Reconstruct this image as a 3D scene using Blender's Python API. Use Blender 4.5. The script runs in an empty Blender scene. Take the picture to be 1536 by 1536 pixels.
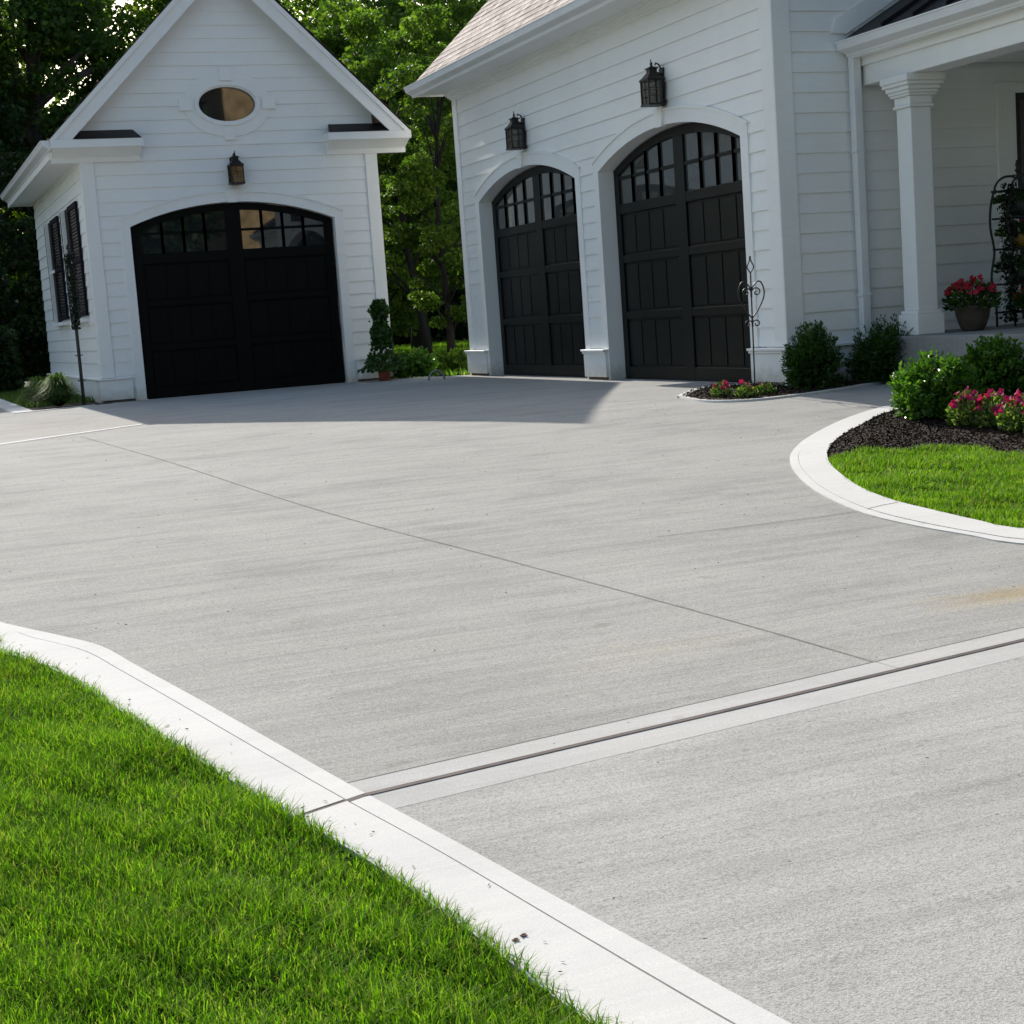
import bpy, bmesh, math, random
import numpy as np
from mathutils import Vector
random.seed(7); rng = np.random.default_rng(11)
R_ = math.radians
scene = bpy.context.scene
COL = scene.collection
# ------------------------------------------------------------------ camera
F_PX, YAW, PITCH, ROLL = 2400.0, 0.364684, 0.125216, -0.071313
EYE = np.array([0, 0, .8])
fw = np.array([math.sin(YAW)*math.cos(PITCH), math.cos(YAW)*math.cos(PITCH), -math.sin(PITCH)])
r0 = np.array([math.cos(YAW), -math.sin(YAW), 0.]); u0 = np.cross(r0, fw)
rt = r0*math.cos(ROLL)+u0*math.sin(ROLL); up = -r0*math.sin(ROLL)+u0*math.cos(ROLL)
cd = bpy.data.cameras.new('camera'); cam = bpy.data.objects.new('camera', cd); COL.objects.link(cam)
from mathutils import Matrix
m = Matrix.Identity(4)
for i in range(3):
    m[i][0] = rt[i]; m[i][1] = up[i]; m[i][2] = -fw[i]; m[i][3] = EYE[i]
cam.matrix_world = m
cd.sensor_width = 36; cd.lens = F_PX/1536*36; cd.clip_start = .1; cd.clip_end = 2000
scene.camera = cam

def prof(y):                       # drive level along Y: flat by the buildings, falling towards the street
    t = (11.2-y)/.8
    return -.056*.8*math.log1p(math.exp(t)) if t < 40 else -.056*.8*t
def ray(px, py): return fw+rt*(px-768)/F_PX-up*(py-768)/F_PX
def gnd(px, py):
    d = ray(px, py); lo, hi = .5, 200
    for _ in range(50):
        k = (lo+hi)/2; P = EYE+d*k
        if P[2] > prof(P[1]): lo = k
        else: hi = k
    P = EYE+d*lo
    return (float(P[0]), float(P[1]))
# ------------------------------------------------------------------ materials
def mat(name):
    M = bpy.data.materials.new(name); M.use_nodes = True
    nt = M.node_tree; return M, nt, nt.nodes, nt.links, nt.nodes['Principled BSDF']
def noise(nt, scale, detail=4, vec=None, rough=.6):
    n = nt.nodes.new('ShaderNodeTexNoise'); n.inputs['Scale'].default_value = scale
    n.inputs['Detail'].default_value = detail; n.inputs['Roughness'].default_value = rough
    if vec is not None: nt.links.new(vec, n.inputs['Vector'])
    return n.outputs['Fac']
def ramp(nt, fac, stops):
    r = nt.nodes.new('ShaderNodeValToRGB'); e = r.color_ramp.elements
    while len(e) < len(stops): e.new(.5)
    for q, (p, c) in zip(e, stops):
        q.position = p; q.color = (*c, 1) if len(c) == 3 else c
    nt.links.new(fac, r.inputs['Fac']); return r.outputs['Color']
def coords(nt, scale=(1, 1, 1), rot=(0, 0, 0), kind='Object'):
    t = nt.nodes.new('ShaderNodeTexCoord'); mp = nt.nodes.new('ShaderNodeMapping')
    mp.inputs['Scale'].default_value = scale; mp.inputs['Rotation'].default_value = rot
    nt.links.new(t.outputs[kind], mp.inputs['Vector']); return mp.outputs['Vector']
def mix(nt, a, b, fac, mode='MIX'):
    n = nt.nodes.new('ShaderNodeMix'); n.data_type = 'RGBA'; n.blend_type = mode
    for s, v in ((n.inputs[6], a), (n.inputs[7], b), (n.inputs[0], fac)):
        if hasattr(v, 'links'): nt.links.new(v, s)
        elif isinstance(v, (int, float)): s.default_value = v
        else: s.default_value = (*v, 1)
    return n.outputs[2]
def bump(nt, h, strength, dist, P):
    b = nt.nodes.new('ShaderNodeBump'); b.inputs['Strength'].default_value = strength
    b.inputs['Distance'].default_value = dist; nt.links.new(h, b.inputs['Height'])
    nt.links.new(b.outputs['Normal'], P.inputs['Normal'])
def simple(name, col, rough=.5, var=.12, scale=6, metal=0, bmp=0, spec=None):
    M, nt, N, L, P = mat(name)
    f = noise(nt, scale, 5, coords(nt))
    lo = tuple(c*(1-var) for c in col); hi = tuple(min(1, c*(1+var)) for c in col)
    L.new(ramp(nt, f, [(.3, lo), (.7, hi)]), P.inputs['Base Color'])
    P.inputs['Roughness'].default_value = rough; P.inputs['Metallic'].default_value = metal
    if spec is not None: P.inputs['Specular IOR Level'].default_value = spec
    if bmp: bump(nt, noise(nt, scale*12, 3, coords(nt)), bmp, .004, P)
    return M
def paint_white():
    M, nt, N, L, P = mat('white_paint')
    f = noise(nt, 1.3, 6, coords(nt, (1, 1, .5)))
    g = noise(nt, 40, 3, coords(nt, (.15, .15, 1)))
    c = ramp(nt, f, [(.3, (.81, .81, .79)), (.65, (.87, .87, .85))])
    c = mix(nt, c, ramp(nt, g, [(.35, (.975, .975, .975)), (.6, (1, 1, 1))]), 1.0, 'MULTIPLY')
    tc = N.new('ShaderNodeTexCoord'); sx_ = N.new('ShaderNodeSeparateXYZ'); L.new(tc.outputs['Object'], sx_.inputs[0])
    ma = N.new('ShaderNodeMath'); ma.operation = 'MULTIPLY_ADD'; ma.inputs[1].default_value = .35; L.new(noise(nt, 14, 6, coords(nt), .75), ma.inputs[0]); L.new(sx_.outputs['Z'], ma.inputs[2])
    c = mix(nt, c, ramp(nt, ma.outputs[0], [(.16, (.66, .62, .54)), (.36, (1, 1, 1))]), 1.0, 'MULTIPLY')
    dr = noise(nt, 3, 5, coords(nt, (5, 5, .35)), .7)
    c = mix(nt, c, ramp(nt, dr, [(.62, (1, 1, 1)), (.78, (.93, .925, .90))]), 1.0, 'MULTIPLY')
    L.new(c, P.inputs['Base Color']); P.inputs['Roughness'].default_value = .5
    bump(nt, g, .1, .001, P); return M
def concrete(name, lo, hi, rot, streak=.5, grain=1.0, bstr=.4, bscale=260, tint=None):
    M, nt, N, L, P = mat(name)
    st = noise(nt, 1, 7, coords(nt, (.45, 12, 1), (0, 0, rot)), .75)
    st2 = noise(nt, 1, 3, coords(nt, (1.6, 60, 1), (0, 0, rot)), .7)
    bl = noise(nt, .55, 5, coords(nt))
    gr = noise(nt, bscale, 2, coords(nt), .8)
    c = ramp(nt, bl, [(.3, lo), (.7, hi)])
    k = 1-streak*.22
    c = mix(nt, c, ramp(nt, st, [(.36, (k, k, k*1.0)), (.54, (1, 1, 1))]), 1.0, 'MULTIPLY')
    k2 = 1-streak*.2
    c = mix(nt, c, ramp(nt, st2, [(.35, (k2, k2, k2)), (.6, (1, 1, 1))]), 1.0, 'MULTIPLY')
    g = 1-.38*grain
    c = mix(nt, c, ramp(nt, gr, [(.34, (g, g, g)), (.5, (.97, .97, .97)), (.66, (1.12, 1.12, 1.12))]), 1.0, 'MULTIPLY')
    g2 = 1-.2*grain
    c = mix(nt, c, ramp(nt, noise(nt, bscale*.35, 3, coords(nt, (1, 1.8, 1), (0, 0, rot)), .75), [(.36, (g2, g2, g2)), (.52, (1, 1, 1))]), 1.0, 'MULTIPLY')
    sp = noise(nt, 9, 2, coords(nt, (1, 1, 1)), .4)
    c = mix(nt, c, ramp(nt, sp, [(.70, (1, 1, 1)), (.78, (.86, .85, .83))]), 1.0, 'MULTIPLY')
    mt_ = noise(nt, 2.2, 6, coords(nt, (.7, 1.3, 1), (0, 0, rot)), .7)
    q_ = 1-.11*streak/.5
    c = mix(nt, c, ramp(nt, mt_, [(.36, (q_, q_, q_)), (.5, (1, 1, 1)), (.68, (1.04, 1.035, 1.02))]), 1.0, 'MULTIPLY')
    if tint:
        for (x, y, ang, a, b, colr) in tint:
            t = N.new('ShaderNodeTexCoord'); s = N.new('ShaderNodeVectorMath'); s.operation = 'SUBTRACT'
            s.inputs[1].default_value = (x, y, 0); L.new(t.outputs['Object'], s.inputs[0])
            mp = N.new('ShaderNodeMapping'); mp.inputs['Rotation'].default_value = (0, 0, ang); mp.inputs['Scale'].default_value = (1/a, 1/b, 0)
            L.new(s.outputs[0], mp.inputs['Vector'])
            ln = N.new('ShaderNodeVectorMath'); ln.operation = 'LENGTH'; L.new(mp.outputs[0], ln.inputs[0])
            ad = N.new('ShaderNodeMath'); ad.operation = 'MULTIPLY_ADD'; ad.inputs[1].default_value = .9; L.new(bl2 := noise(nt, 4, 4, coords(nt, (.6, 3, 1), (0, 0, rot))), ad.inputs[0]); L.new(ln.outputs['Value'], ad.inputs[2])
            c = mix(nt, c, ramp(nt, ad.outputs[0], [(.35, colr), (1.0, (1, 1, 1))]), 1.0, 'MULTIPLY')
    L.new(c, P.inputs['Base Color']); P.inputs['Roughness'].default_value = .95; P.inputs['Specular IOR Level'].default_value = .08
    bump(nt, gr, bstr, .004, P); return M
def foliage(name, cols, trans=.45, rough=.55, nscale=1.2, spec=.3):
    M, nt, N, L, P = mat(name)
    g = N.new('ShaderNodeNewGeometry')
    c = ramp(nt, g.outputs['Random Per Island'], [(i/(len(cols)-1), q) for i, q in enumerate(cols)])
    f = noise(nt, nscale, 3, coords(nt))
    c = mix(nt, c, ramp(nt, f, [(.35, (.62, .68, .6)), (.62, (1.12, 1.08, 1))] if name != 'grass_blade' else [(.30, (1.0, .82, .8)), (.42, (.76, .8, .72)), (.6, (1.08, 1.05, 1)), (.75, (.8, .85, .8))]), 1.0, 'MULTIPLY')
    L.new(c, P.inputs['Base Color']); P.inputs['Roughness'].default_value = rough
    P.inputs['Specular IOR Level'].default_value = spec
    T = N.new('ShaderNodeBsdfTranslucent'); L.new(mix(nt, c, (1.25, 1.45, .55), 1.0, 'MULTIPLY'), T.inputs['Color'])
    S = N.new('ShaderNodeMixShader'); S.inputs[0].default_value = trans
    L.new(P.outputs[0], S.inputs[1]); L.new(T.outputs[0], S.inputs[2])
    L.new(S.outputs[0], N['Material Output'].inputs['Surface']); return M
def glass(name, ior, col=(.012, .014, .015)):
    M, nt, N, L, P = mat(name)
    f = noise(nt, .8, 2, coords(nt))
    L.new(ramp(nt, f, [(.3, col), (.7, tuple(c*1.6 for c in col))]), P.inputs['Base Color'])
    P.inputs['Roughness'].default_value = .02; P.inputs['IOR'].default_value = ior
    bump(nt, noise(nt, 1.5, 1, coords(nt)), .03, .02, P); return M
def shingles(name, a, b):
    M, nt, N, L, P = mat(name)
    br = N.new('ShaderNodeTexBrick'); br.inputs['Scale'].default_value = 1
    br.inputs['Brick Width'].default_value = .3; br.inputs['Row Height'].default_value = .102; br.inputs['Brick Width'].default_value = .16; br.inputs['Mortar Size'].default_value = .006
    br.inputs['Color1'].default_value = (*a, 1); br.inputs['Color2'].default_value = (*b, 1)
    br.inputs['Mortar'].default_value = (.13, .11, .10, 1); br.inputs['Bias'].default_value = 0
    cc = coords(nt, (1, 1, 1), (0, 0, R_(90)))
    L.new(cc, br.inputs['Vector'])
    g = noise(nt, 30, 4, coords(nt))
    c = mix(nt, br.outputs['Color'], ramp(nt, g, [(.35, (.6, .6, .6)), (.6, (1.25, 1.22, 1.2))]), 1.0, 'MULTIPLY')
    L.new(c, P.inputs['Base Color']); P.inputs['Roughness'].default_value = .9; bump(nt, g, .5, .01, P); return M

BROOM = R_(-6)
WHITE = paint_white()
DRIVE = concrete('broomed_concrete', (.415, .406, .376), (.475, .466, .434), BROOM, .55, .95, .35, 190,
                 tint=[(3.75, 4.75, R_(-10), .95, .25, (1.02, .85, .58)), (2.3, 4.75, R_(-10), 1.0, .3, (1.0, .97, .9)), (1.5, 16, 0, 5, 4, (1.0, .955, .92))])
APRON = concrete('coarse_concrete', (.465, .454, .424), (.53, .519, .489), R_(-12), .5, .9, .45, 170)
CURB = concrete('smooth_concrete', (.655, .642, .608), (.725, .712, .676), 0, .16, .10, .08, 260)
BAND = concrete('trowelled_concrete', (.50, .49, .462), (.56, .55, .522), R_(-10), .3, .2, .1, 200)
JOINT = simple('joint_filler', (.10, .08, .072), .9, .35, 14)
GROOVE = simple('groove_shadow_dirt', (.27, .25, .23), .95, .2, 20)
SAWCUT = simple('saw_cut_dirt', (.31, .295, .27), .95, .35, 5)
BLACKH = simple('satin_black_paint', (.0045, .006, .0056), .45, .15, 3, spec=.18)
BLACK = simple('black_door_paint', (.0035, .0042, .004), .5, .15, 3, spec=.10)
SHUT = simple('charcoal_shutter_paint', (.009, .010, .016), .7, .2, 6, spec=.06)
SCREEN = simple('dark_reflection_pane', (.012, .013, .016), .6, .2, 5, spec=.1)  # matte pane; the dark tree reflection is put into its colour
TRIMBLK = simple('black_metal', (.016, .015, .015), .4, .25, 20)
BRONZE = simple('dark_bronze', (.012, .010, .010), .45, .3, 18, spec=.35)
GLASS = glass('window_glass', 1.8)
GLASS2 = glass('door_glass', 1.9, (.05, .055, .052))
LGLASS = simple('seeded_lantern_glass', (.33, .32, .30), .12, .25, 9)
ROOFM = shingles('brown_shingles', (.16, .125, .11), (.46, .40, .36))
ROOFD = shingles('dark_shingles', (.12, .085, .08), (.17, .12, .11))
METALROOF = simple('dark_metal_roof', (.010, .009, .010), .5, .2, 4, spec=.2)
GUTTER = simple('white_gutter', (.78, .79, .80), .35, .05, 3)
MULCH = simple('bark_mulch', (.035, .022, .016), .95, .7, 45, bmp=1)
CHIP = foliage('mulch_chip', [(.010, .007, .005), (.022, .015, .011), (.035, .024, .018), (.05, .036, .028), (.10, .075, .06)], 0, .95, 3, .03)
FOUND = simple('foundation_brick', (.13, .085, .065), .9, .4, 30, bmp=.6)
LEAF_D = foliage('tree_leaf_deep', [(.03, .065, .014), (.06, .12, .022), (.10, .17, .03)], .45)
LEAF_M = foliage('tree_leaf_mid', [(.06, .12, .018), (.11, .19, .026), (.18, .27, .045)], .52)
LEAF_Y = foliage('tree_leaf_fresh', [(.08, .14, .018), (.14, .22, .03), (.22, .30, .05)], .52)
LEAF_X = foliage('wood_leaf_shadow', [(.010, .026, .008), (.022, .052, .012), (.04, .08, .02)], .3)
YEW = foliage('yew_leaf', [(.02, .06, .012), (.04, .105, .02), (.07, .16, .03)], .25, .4, 8)
IVYD = foliage('dark_vine_leaf', [(.008, .016, .008), (.016, .03, .012)], .1, .5, 8)
BOX = foliage('boxwood_leaf', [(.045, .12, .016), (.085, .20, .024), (.15, .29, .04)], .4, .35, 6)
PETL = foliage('petunia_leaf', [(.04, .10, .02), (.09, .17, .035), (.20, .28, .08), (.34, .40, .20)], .4, .5, 8)
GRASS = foliage('grass_blade', [(.07, .18, .010), (.12, .26, .014), (.175, .34, .018), (.23, .38, .03), (.33, .34, .11)], .5, .6, 2.2, .12)
ORNG = foliage('ornamental_grass_blade', [(.05, .10, .03), (.10, .17, .05), (.19, .26, .09)], .5, .6, 3, .1)
BARK = simple('bark', (.085, .07, .06), .95, .4, 14, bmp=1)
BARKD = simple('dark_bark', (.018, .015, .012), .95, .4, 14, bmp=1)
MAG = foliage('magenta_petal', [(.26, .003, .09), (.38, .006, .13), (.48, .02, .19)], .35, .6, 6)
RED = foliage('red_petal', [(.55, .07, .012), (.62, .03, .02), (.58, .03, .09)], .35, .6, 6)
PINKW = foliage('white_petal', [(.5, .5, .5), (.7, .7, .75), (.2, .18, .5)], .3, .6, 6)
TERRA = simple('terracotta', (.33, .085, .05), .8, .2, 8, bmp=.3)
STONEP = simple('aged_stone', (.07, .055, .038), .9, .35, 12, bmp=.8)
YELLOWP = simple('mustard_glaze', (.42, .24, .04), .35, .25, 6)
DARKP = simple('dark_glazed_clay', (.035, .04, .035), .4, .3, 6)
IRON = simple('wrought_iron', (.018, .016, .016), .5, .3, 30)
IRONG = simple('green_painted_steel', (.05, .16, .09), .45, .2, 30)
TAN = simple('tan_brick', (.44, .33, .18), .9, .45, 3, bmp=.5)
SLAB = concrete('porch_slab_concrete', (.25, .25, .235), (.31, .305, .29), 0, .2, .4, .3, 120)

# ------------------------------------------------------------------ mesh helpers
def obj(name, bm, mt, parent=None, smooth=False, recalc=True):
    me = bpy.data.meshes.new(name)
    if recalc: bmesh.ops.recalc_face_normals(bm, faces=bm.faces[:])
    bm.to_mesh(me); bm.free()
    for k in (mt if isinstance(mt, (list, tuple)) else [mt]): me.materials.append(k)
    if smooth: me.polygons.foreach_set('use_smooth', [True]*len(me.polygons))
    o = bpy.data.objects.new(name, me); COL.objects.link(o)
    if parent is not None: o.parent = parent; o.matrix_parent_inverse = Matrix.Translation(-Vector(parent.location)) if parent.type == 'EMPTY' and parent.location.length else Matrix.Identity(4)
    return o
def thing(name, label, cat, loc=(0, 0, 0), group=None):
    o = bpy.data.objects.new(name, None); COL.objects.link(o); o.location = loc; o.empty_display_size = .1
    tag(o, label, cat, group); return o
def tag(o, label, cat, group=None, kind=None):
    if label: o['label'] = label
    if cat: o['category'] = cat
    if group: o['group'] = group
    if kind: o['kind'] = kind
    return o
def struct(o, label=None):
    o['kind'] = 'structure'
    if label: o['label'] = label
    return o
class Fr:                                                    # a vertical frame: s along, v up, n outwards
    def __init__(s, O, S, N): s.O, s.S, s.N = Vector(O), Vector(S), Vector(N)
    def __call__(s, a, v, n=0): return s.O+s.S*a+Vector((0, 0, v))+s.N*n
def face(bm, pts):
    return bm.faces.new([bm.verts.new(p) for p in pts])
def boxf(bm, fr, s0, s1, v0, v1, n0, n1):
    V = [bm.verts.new(fr(s, v, n)) for s in (s0, s1) for v in (v0, v1) for n in (n0, n1)]
    for f in ((0, 1, 3, 2), (4, 6, 7, 5), (0, 4, 5, 1), (2, 3, 7, 6), (0, 2, 6, 4), (1, 5, 7, 3)): bm.faces.new([V[i] for i in f])
class FrZ(Fr):
    def __call__(s, a, v, n=0): return s.O+s.S*a+Vector((0, 0, v*.83))+s.N*n
W = Fr((0, 0, 0), (1, 0, 0), (0, -1, 0))
def boxw(bm, x0, x1, y0, y1, z0, z1): boxf(bm, W, x0, x1, z0, z1, -y0, -y1)
def prism(bm, fr, poly, n0, n1):                             # poly in (s,v), extruded between n0 and n1
    A = [bm.verts.new(fr(s, v, n0)) for s, v in poly]; B = [bm.verts.new(fr(s, v, n1)) for s, v in poly]
    bm.faces.new(A); bm.faces.new(B[::-1])
    for i in range(len(poly)): j = (i+1) % len(poly); bm.faces.new((A[i], A[j], B[j], B[i]))
def band(bm, fr, inner, outer, n0, n1, closed=False):       # strip between two polylines, extruded
    k = len(inner)
    Q = [[bm.verts.new(fr(s, v, n)) for s, v in L] for L, n in ((inner, n0), (outer, n0), (inner, n1), (outer, n1))]
    for i in range(k if closed else k-1):
        j = (i+1) % k
        for a, b in ((0, 1), (3, 2), (2, 0), (1, 3)): bm.faces.new((Q[a][i], Q[a][j], Q[b][j], Q[b][i]))
    if not closed:
        for i in (0, k-1): bm.faces.new((Q[0][i], Q[1][i], Q[3][i], Q[2][i]))
def tube(bm, pts, rad, n=8, cap=True):
    pts = [Vector(p) for p in pts]; R = rad if isinstance(rad, (list, tuple)) else [rad]*len(pts)
    rings = []; prev = None
    for i, p in enumerate(pts):
        d = (pts[min(i+1, len(pts)-1)]-pts[max(i-1, 0)]).normalized()
        a = prev if prev is not None else Vector((0, 0, 1)) if abs(d.z) < .9 else Vector((1, 0, 0))
        x = (a-d*a.dot(d)); x = x.normalized() if x.length > 1e-5 else d.orthogonal().normalized(); prev = x; y = d.cross(x)
        rings.append([bm.verts.new(p+(x*math.cos(t)+y*math.sin(t))*R[i]) for t in [2*math.pi*k/n for k in range(n)]])
    for a, b in zip(rings, rings[1:]):
        for k in range(n): bm.faces.new((a[k], a[(k+1) % n], b[(k+1) % n], b[k]))
    if cap: bm.faces.new(rings[0][::-1]); bm.faces.new(rings[-1])
def lathe(bm, c, prof_, n=24):
    rings = [[bm.verts.new((c[0]+r*math.cos(2*math.pi*k/n), c[1]+r*math.sin(2*math.pi*k/n), c[2]+z)) for k in range(n)] for r, z in prof_]
    for a, b in zip(rings, rings[1:]):
        for k in range(n): bm.faces.new((a[k], a[(k+1) % n], b[(k+1) % n], b[k]))
    bm.faces.new(rings[0][::-1]); bm.faces.new(rings[-1])
def lap(bm, O, S, U, N, v0, v1, course, allowed, t0=.016, t1=.003, sub=5):   # lapped boards or shingle courses
    O, S, U, N = map(Vector, (O, S, U, N)); P = lambda s, v, n: O+S*s+U*v+N*n
    v = v0
    while v < v1-1e-6:
        top = min(v+course, v1); jit = random.uniform(-.0015, .0015)
        for k in range(sub):
            a = v+(top-v)*k/sub; b = v+(top-v)*(k+1)/sub
            na = t0+jit+(t1-t0)*(a-v)/course; nb = t0+jit+(t1-t0)*(b-v)/course
            Ia, Ib = allowed(a+1e-5), allowed(b-1e-5)
            if len(Ia) != len(Ib): Ia = Ib = allowed((a+b)/2)
            for (p, q), (p2, q2) in zip(Ia, Ib):
                if q-p < .002 and q2-p2 < .002: continue
                face(bm, (P(p, a, na), P(q, a, na), P(q2, b, nb), P(p2, b, nb)))
                if k == 0: face(bm, (P(p, a, t1-.004), P(q, a, t1-.004), P(q, a, na), P(p, a, na)))
        v = top
def pts_mesh(name, V, faces, mt, parent=None, smooth=False):
    n, k, _ = V.shape; f = np.array(faces); nf, fs = f.shape
    idx = (np.arange(n)[:, None, None]*k+f[None]).reshape(-1)
    me = bpy.data.meshes.new(name); me.vertices.add(n*k); me.vertices.foreach_set('co', V.reshape(-1).astype(np.float32))
    me.loops.add(len(idx)); me.loops.foreach_set('vertex_index', idx.astype(np.int32))
    me.polygons.add(n*nf); me.polygons.foreach_set('loop_start', np.arange(0, n*nf*fs, fs, dtype=np.int32))
    me.update(calc_edges=True); me.materials.append(mt)
    if smooth: me.polygons.foreach_set('use_smooth', [True]*(n*nf))
    o = bpy.data.objects.new(name, me); COL.objects.link(o)
    if parent is not None: o.parent = parent; o.matrix_parent_inverse = Matrix.Translation(-Vector(parent.location))
    return o
def unit(a): return a/np.maximum(1e-9, np.linalg.norm(a, axis=-1, keepdims=True))
def leaf_quads(C, D, size, wid=.45, fold=.25):               # C centres, D long-axis directions
    n = len(C); D = unit(D); A = unit(np.cross(D, rng.normal(size=(n, 3)))); B = np.cross(D, A)
    s = (size*rng.uniform(.65, 1.3, n))[:, None]
    return np.stack([C-D*s*.5, C+A*s*wid*.5+B*s*fold*.3-D*s*.05, C+D*s*.5-B*s*fold*.35, C-A*s*wid*.5+B*s*fold*.3-D*s*.05], 1)
def zprof(y): return np.array([prof(t) for t in y])

# ------------------------------------------------------------------ ground sheets
def catmull(P, n=8):
    P = [np.array(p, float) for p in P]; out = []
    for i in range(len(P)-1):
        a, b, c, d = P[max(i-1, 0)], P[i], P[i+1], P[min(i+2, len(P)-1)]
        for k in range(n):
            t = k/n; out.append(.5*((2*b)+(-a+c)*t+(2*a-5*b+4*c-d)*t*t+(-a+3*b-3*c+d)*t**3))
    out.append(P[-1]); return out
def resample(L, n):
    L = np.array(L); d = np.r_[0, np.cumsum(np.linalg.norm(np.diff(L, axis=0), axis=1))]; t = np.linspace(0, d[-1], n)
    return np.stack([np.interp(t, d, L[:, 0]), np.interp(t, d, L[:, 1])], 1)
def sheet(name, poly, off, mt, yr=(-4, 14), step=.35, zfun=None):
    bm = bmesh.new(); bm.faces.new([bm.verts.new((p[0], p[1], 0)) for p in poly])
    bmesh.ops.triangulate(bm, faces=bm.faces[:])
    y = yr[0]
    while y < yr[1]:
        bmesh.ops.bisect_plane(bm, geom=bm.verts[:]+bm.edges[:]+bm.faces[:], plane_co=(0, y, 0), plane_no=(0, 1, 0)); y += step
    for v in bm.verts: v.co.z = prof(v.co.y)+off
    for f in bm.faces:
        if f.normal.z < 0: f.normal_flip()
    return obj(name, bm, mt, recalc=False)
def ribbon(name, A, B, off, mt, depth=.1, n=140, parent=None):
    A, B = resample(A, n), resample(B, n); bm = bmesh.new()
    Q = [[bm.verts.new((p[0], p[1], prof(p[1])+off-dz)) for p in L] for L, dz in ((A, 0), (B, 0), (A, depth), (B, depth))]
    for i in range(n-1):
        for a, b in ((0, 1), (1, 3), (2, 0)): bm.faces.new((Q[a][i], Q[a][i+1], Q[b][i+1], Q[b][i]))
    for i in (0, n-1): bm.faces.new((Q[0][i], Q[1][i], Q[3][i], Q[2][i]))
    return obj(name, bm, mt, parent)
def lerp(A, B, t, n=140):
    A, B = resample(A, n), resample(B, n); return A*(1-t)+B*t
G = lambda L: [gnd(*p) for p in L]
# front left curb: outer edge to the drive, inner edge to the lawn
LO = catmull([(-6, 9.6), (-2.6, 8.3)]+G([(-120, 905), (0, 935), (90, 955), (152, 971), (205, 1000), (300, 1052), (420, 1120), (540, 1188), (700, 1274), (850, 1357), (1010, 1443), (1190, 1541)])+[(1.62, 1.3), (1.95, -1), (2.3, -3.4)])
LI = catmull([(-6, 9.2), (-2.6, 7.9)]+G([(px_-8, py_+7) for px_, py_ in [(-120, 945), (0, 973), (70, 992), (120, 1018), (180, 1056), (240, 1095), (330, 1152), (450, 1224), (560, 1288), (690, 1378), (800, 1462), (905, 1540)]])+[(1.28, 1.3), (1.6, -1), (1.95, -3.4)])
RO = catmull([(9.2, 10.75), (8.1, 10.5)]+G([(1340, 607), (1272, 627), (1215, 655), (1190, 676), (1185, 692), (1195, 712), (1225, 738), (1290, 769), (1370, 789), (1450, 803), (1536, 817)])+[(4.75, 5.0), (5.5, 4.45), (7, 4.0), (12, 3.4)])
RI = catmull([(9.2, 10.45), (8.1, 10.2)]+G([(1345, 616), (1300, 634), (1260, 656), (1243, 674), (1242, 690), (1255, 707), (1290, 732), (1340, 752), (1400, 767), (1465, 782), (1536, 795)])+[(4.95, 5.25), (5.6, 4.72), (7, 4.28), (12, 3.7)])
ground_poly = [(-200, -60), (200, -60), (200, 300), (-200, 300)]
g_o = struct(sheet('ground', ground_poly, -.035, simple('lawn_soil', (.045, .075, .018), .95, .5, 9, bmp=.8), (-60, 14), 1.0))
drive_poly = [tuple(p) for p in LO[::-1]]+[(-12, 11), (-12, 24), (1.42, 24), (1.42, 20.02), (2.35, 20.38), (2.6, 20.5), (2.6, 21.2), (6.4, 21.2), (6.45, 20.55), (7.0, 19.8), (7.5, 19.75), (7.5, 11.95), (9.2, 11.95)]+[tuple(p) for p in RO]+[(12, -3.4)]
drive = struct(sheet('driveway', drive_poly, 0, DRIVE))
# joints: the wide expansion joint, its trowelled bands and the coarse apron towards the street
J0, J1 = gnd(545, 1196), gnd(1536, 962)
jd = (np.array(J1)-J0); jd /= np.linalg.norm(jd); jn = np.array([-jd[1], jd[0]])
Jp = lambda t, o: tuple(np.array(J0)+jd*t+jn*o)
jn_up = 1 if jn[1] > 0 else -1
JB = catmull([Jp(0, 0), Jp(.6, -.0), Jp(1.4, -.004), Jp(3, .0), Jp(9, 0)], 12)
def joff(L, o): return [(p[0]+jn[0]*o*jn_up, p[1]+jn[1]*o*jn_up) for p in L]
ap = [Jp(-.02, -.01)]+[Jp(9, -.01)]+[(12, -3.2)]+[tuple(p) for p in LO if p[1] < J0[1]-.02][::-1]
apron = struct(sheet('street_apron', ap, .004, APRON))
struct(ribbon('trowelled_band', joff(JB, .006), joff(JB, .115), .0035, BAND, .003))
struct(ribbon('trowelled_band', joff(JB, -.135), joff(JB, -.010), .0046, BAND, .0005))
struct(ribbon('expansion_joint', joff(JB, -.0105), joff(JB, .008), .0068, JOINT, .001))
struct(ribbon('expansion_joint', joff(JB, .0081), joff(JB, .0145), .0050, TRIMBLK, .001))
struct(ribbon('control_joint', joff(JB, .115), joff(JB, .1195), .0045, GROOVE, .001))
ci = catmull(G([(452, 1224), (500, 1208), (545, 1196)]), 6)
cj = catmull([gnd(*p) for p in [(1365, 1008), (1330, 999), (1165, 951), (1000, 905), (750, 838), (500, 772), (330, 718), (195, 676), (120, 655)]], 10)
cj = np.array(cj); T = np.gradient(cj, axis=0); T /= np.linalg.norm(T, axis=1)[:, None]; Nn = np.stack([-T[:, 1], T[:, 0]], 1)
struct(ribbon('control_joint', cj-Nn*.0022, cj+Nn*.0022, .004, SAWCUT, .001))
b0, b1 = gnd(-30, 672), gnd(215, 637)
struct(ribbon('trowelled_band', [(-5, b0[1]-.9), b0, b1], [(-5, b0[1]-.75), (b0[0], b0[1]+.16), (b1[0], b1[1]+.13)], .0035, CURB, .003))
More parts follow.
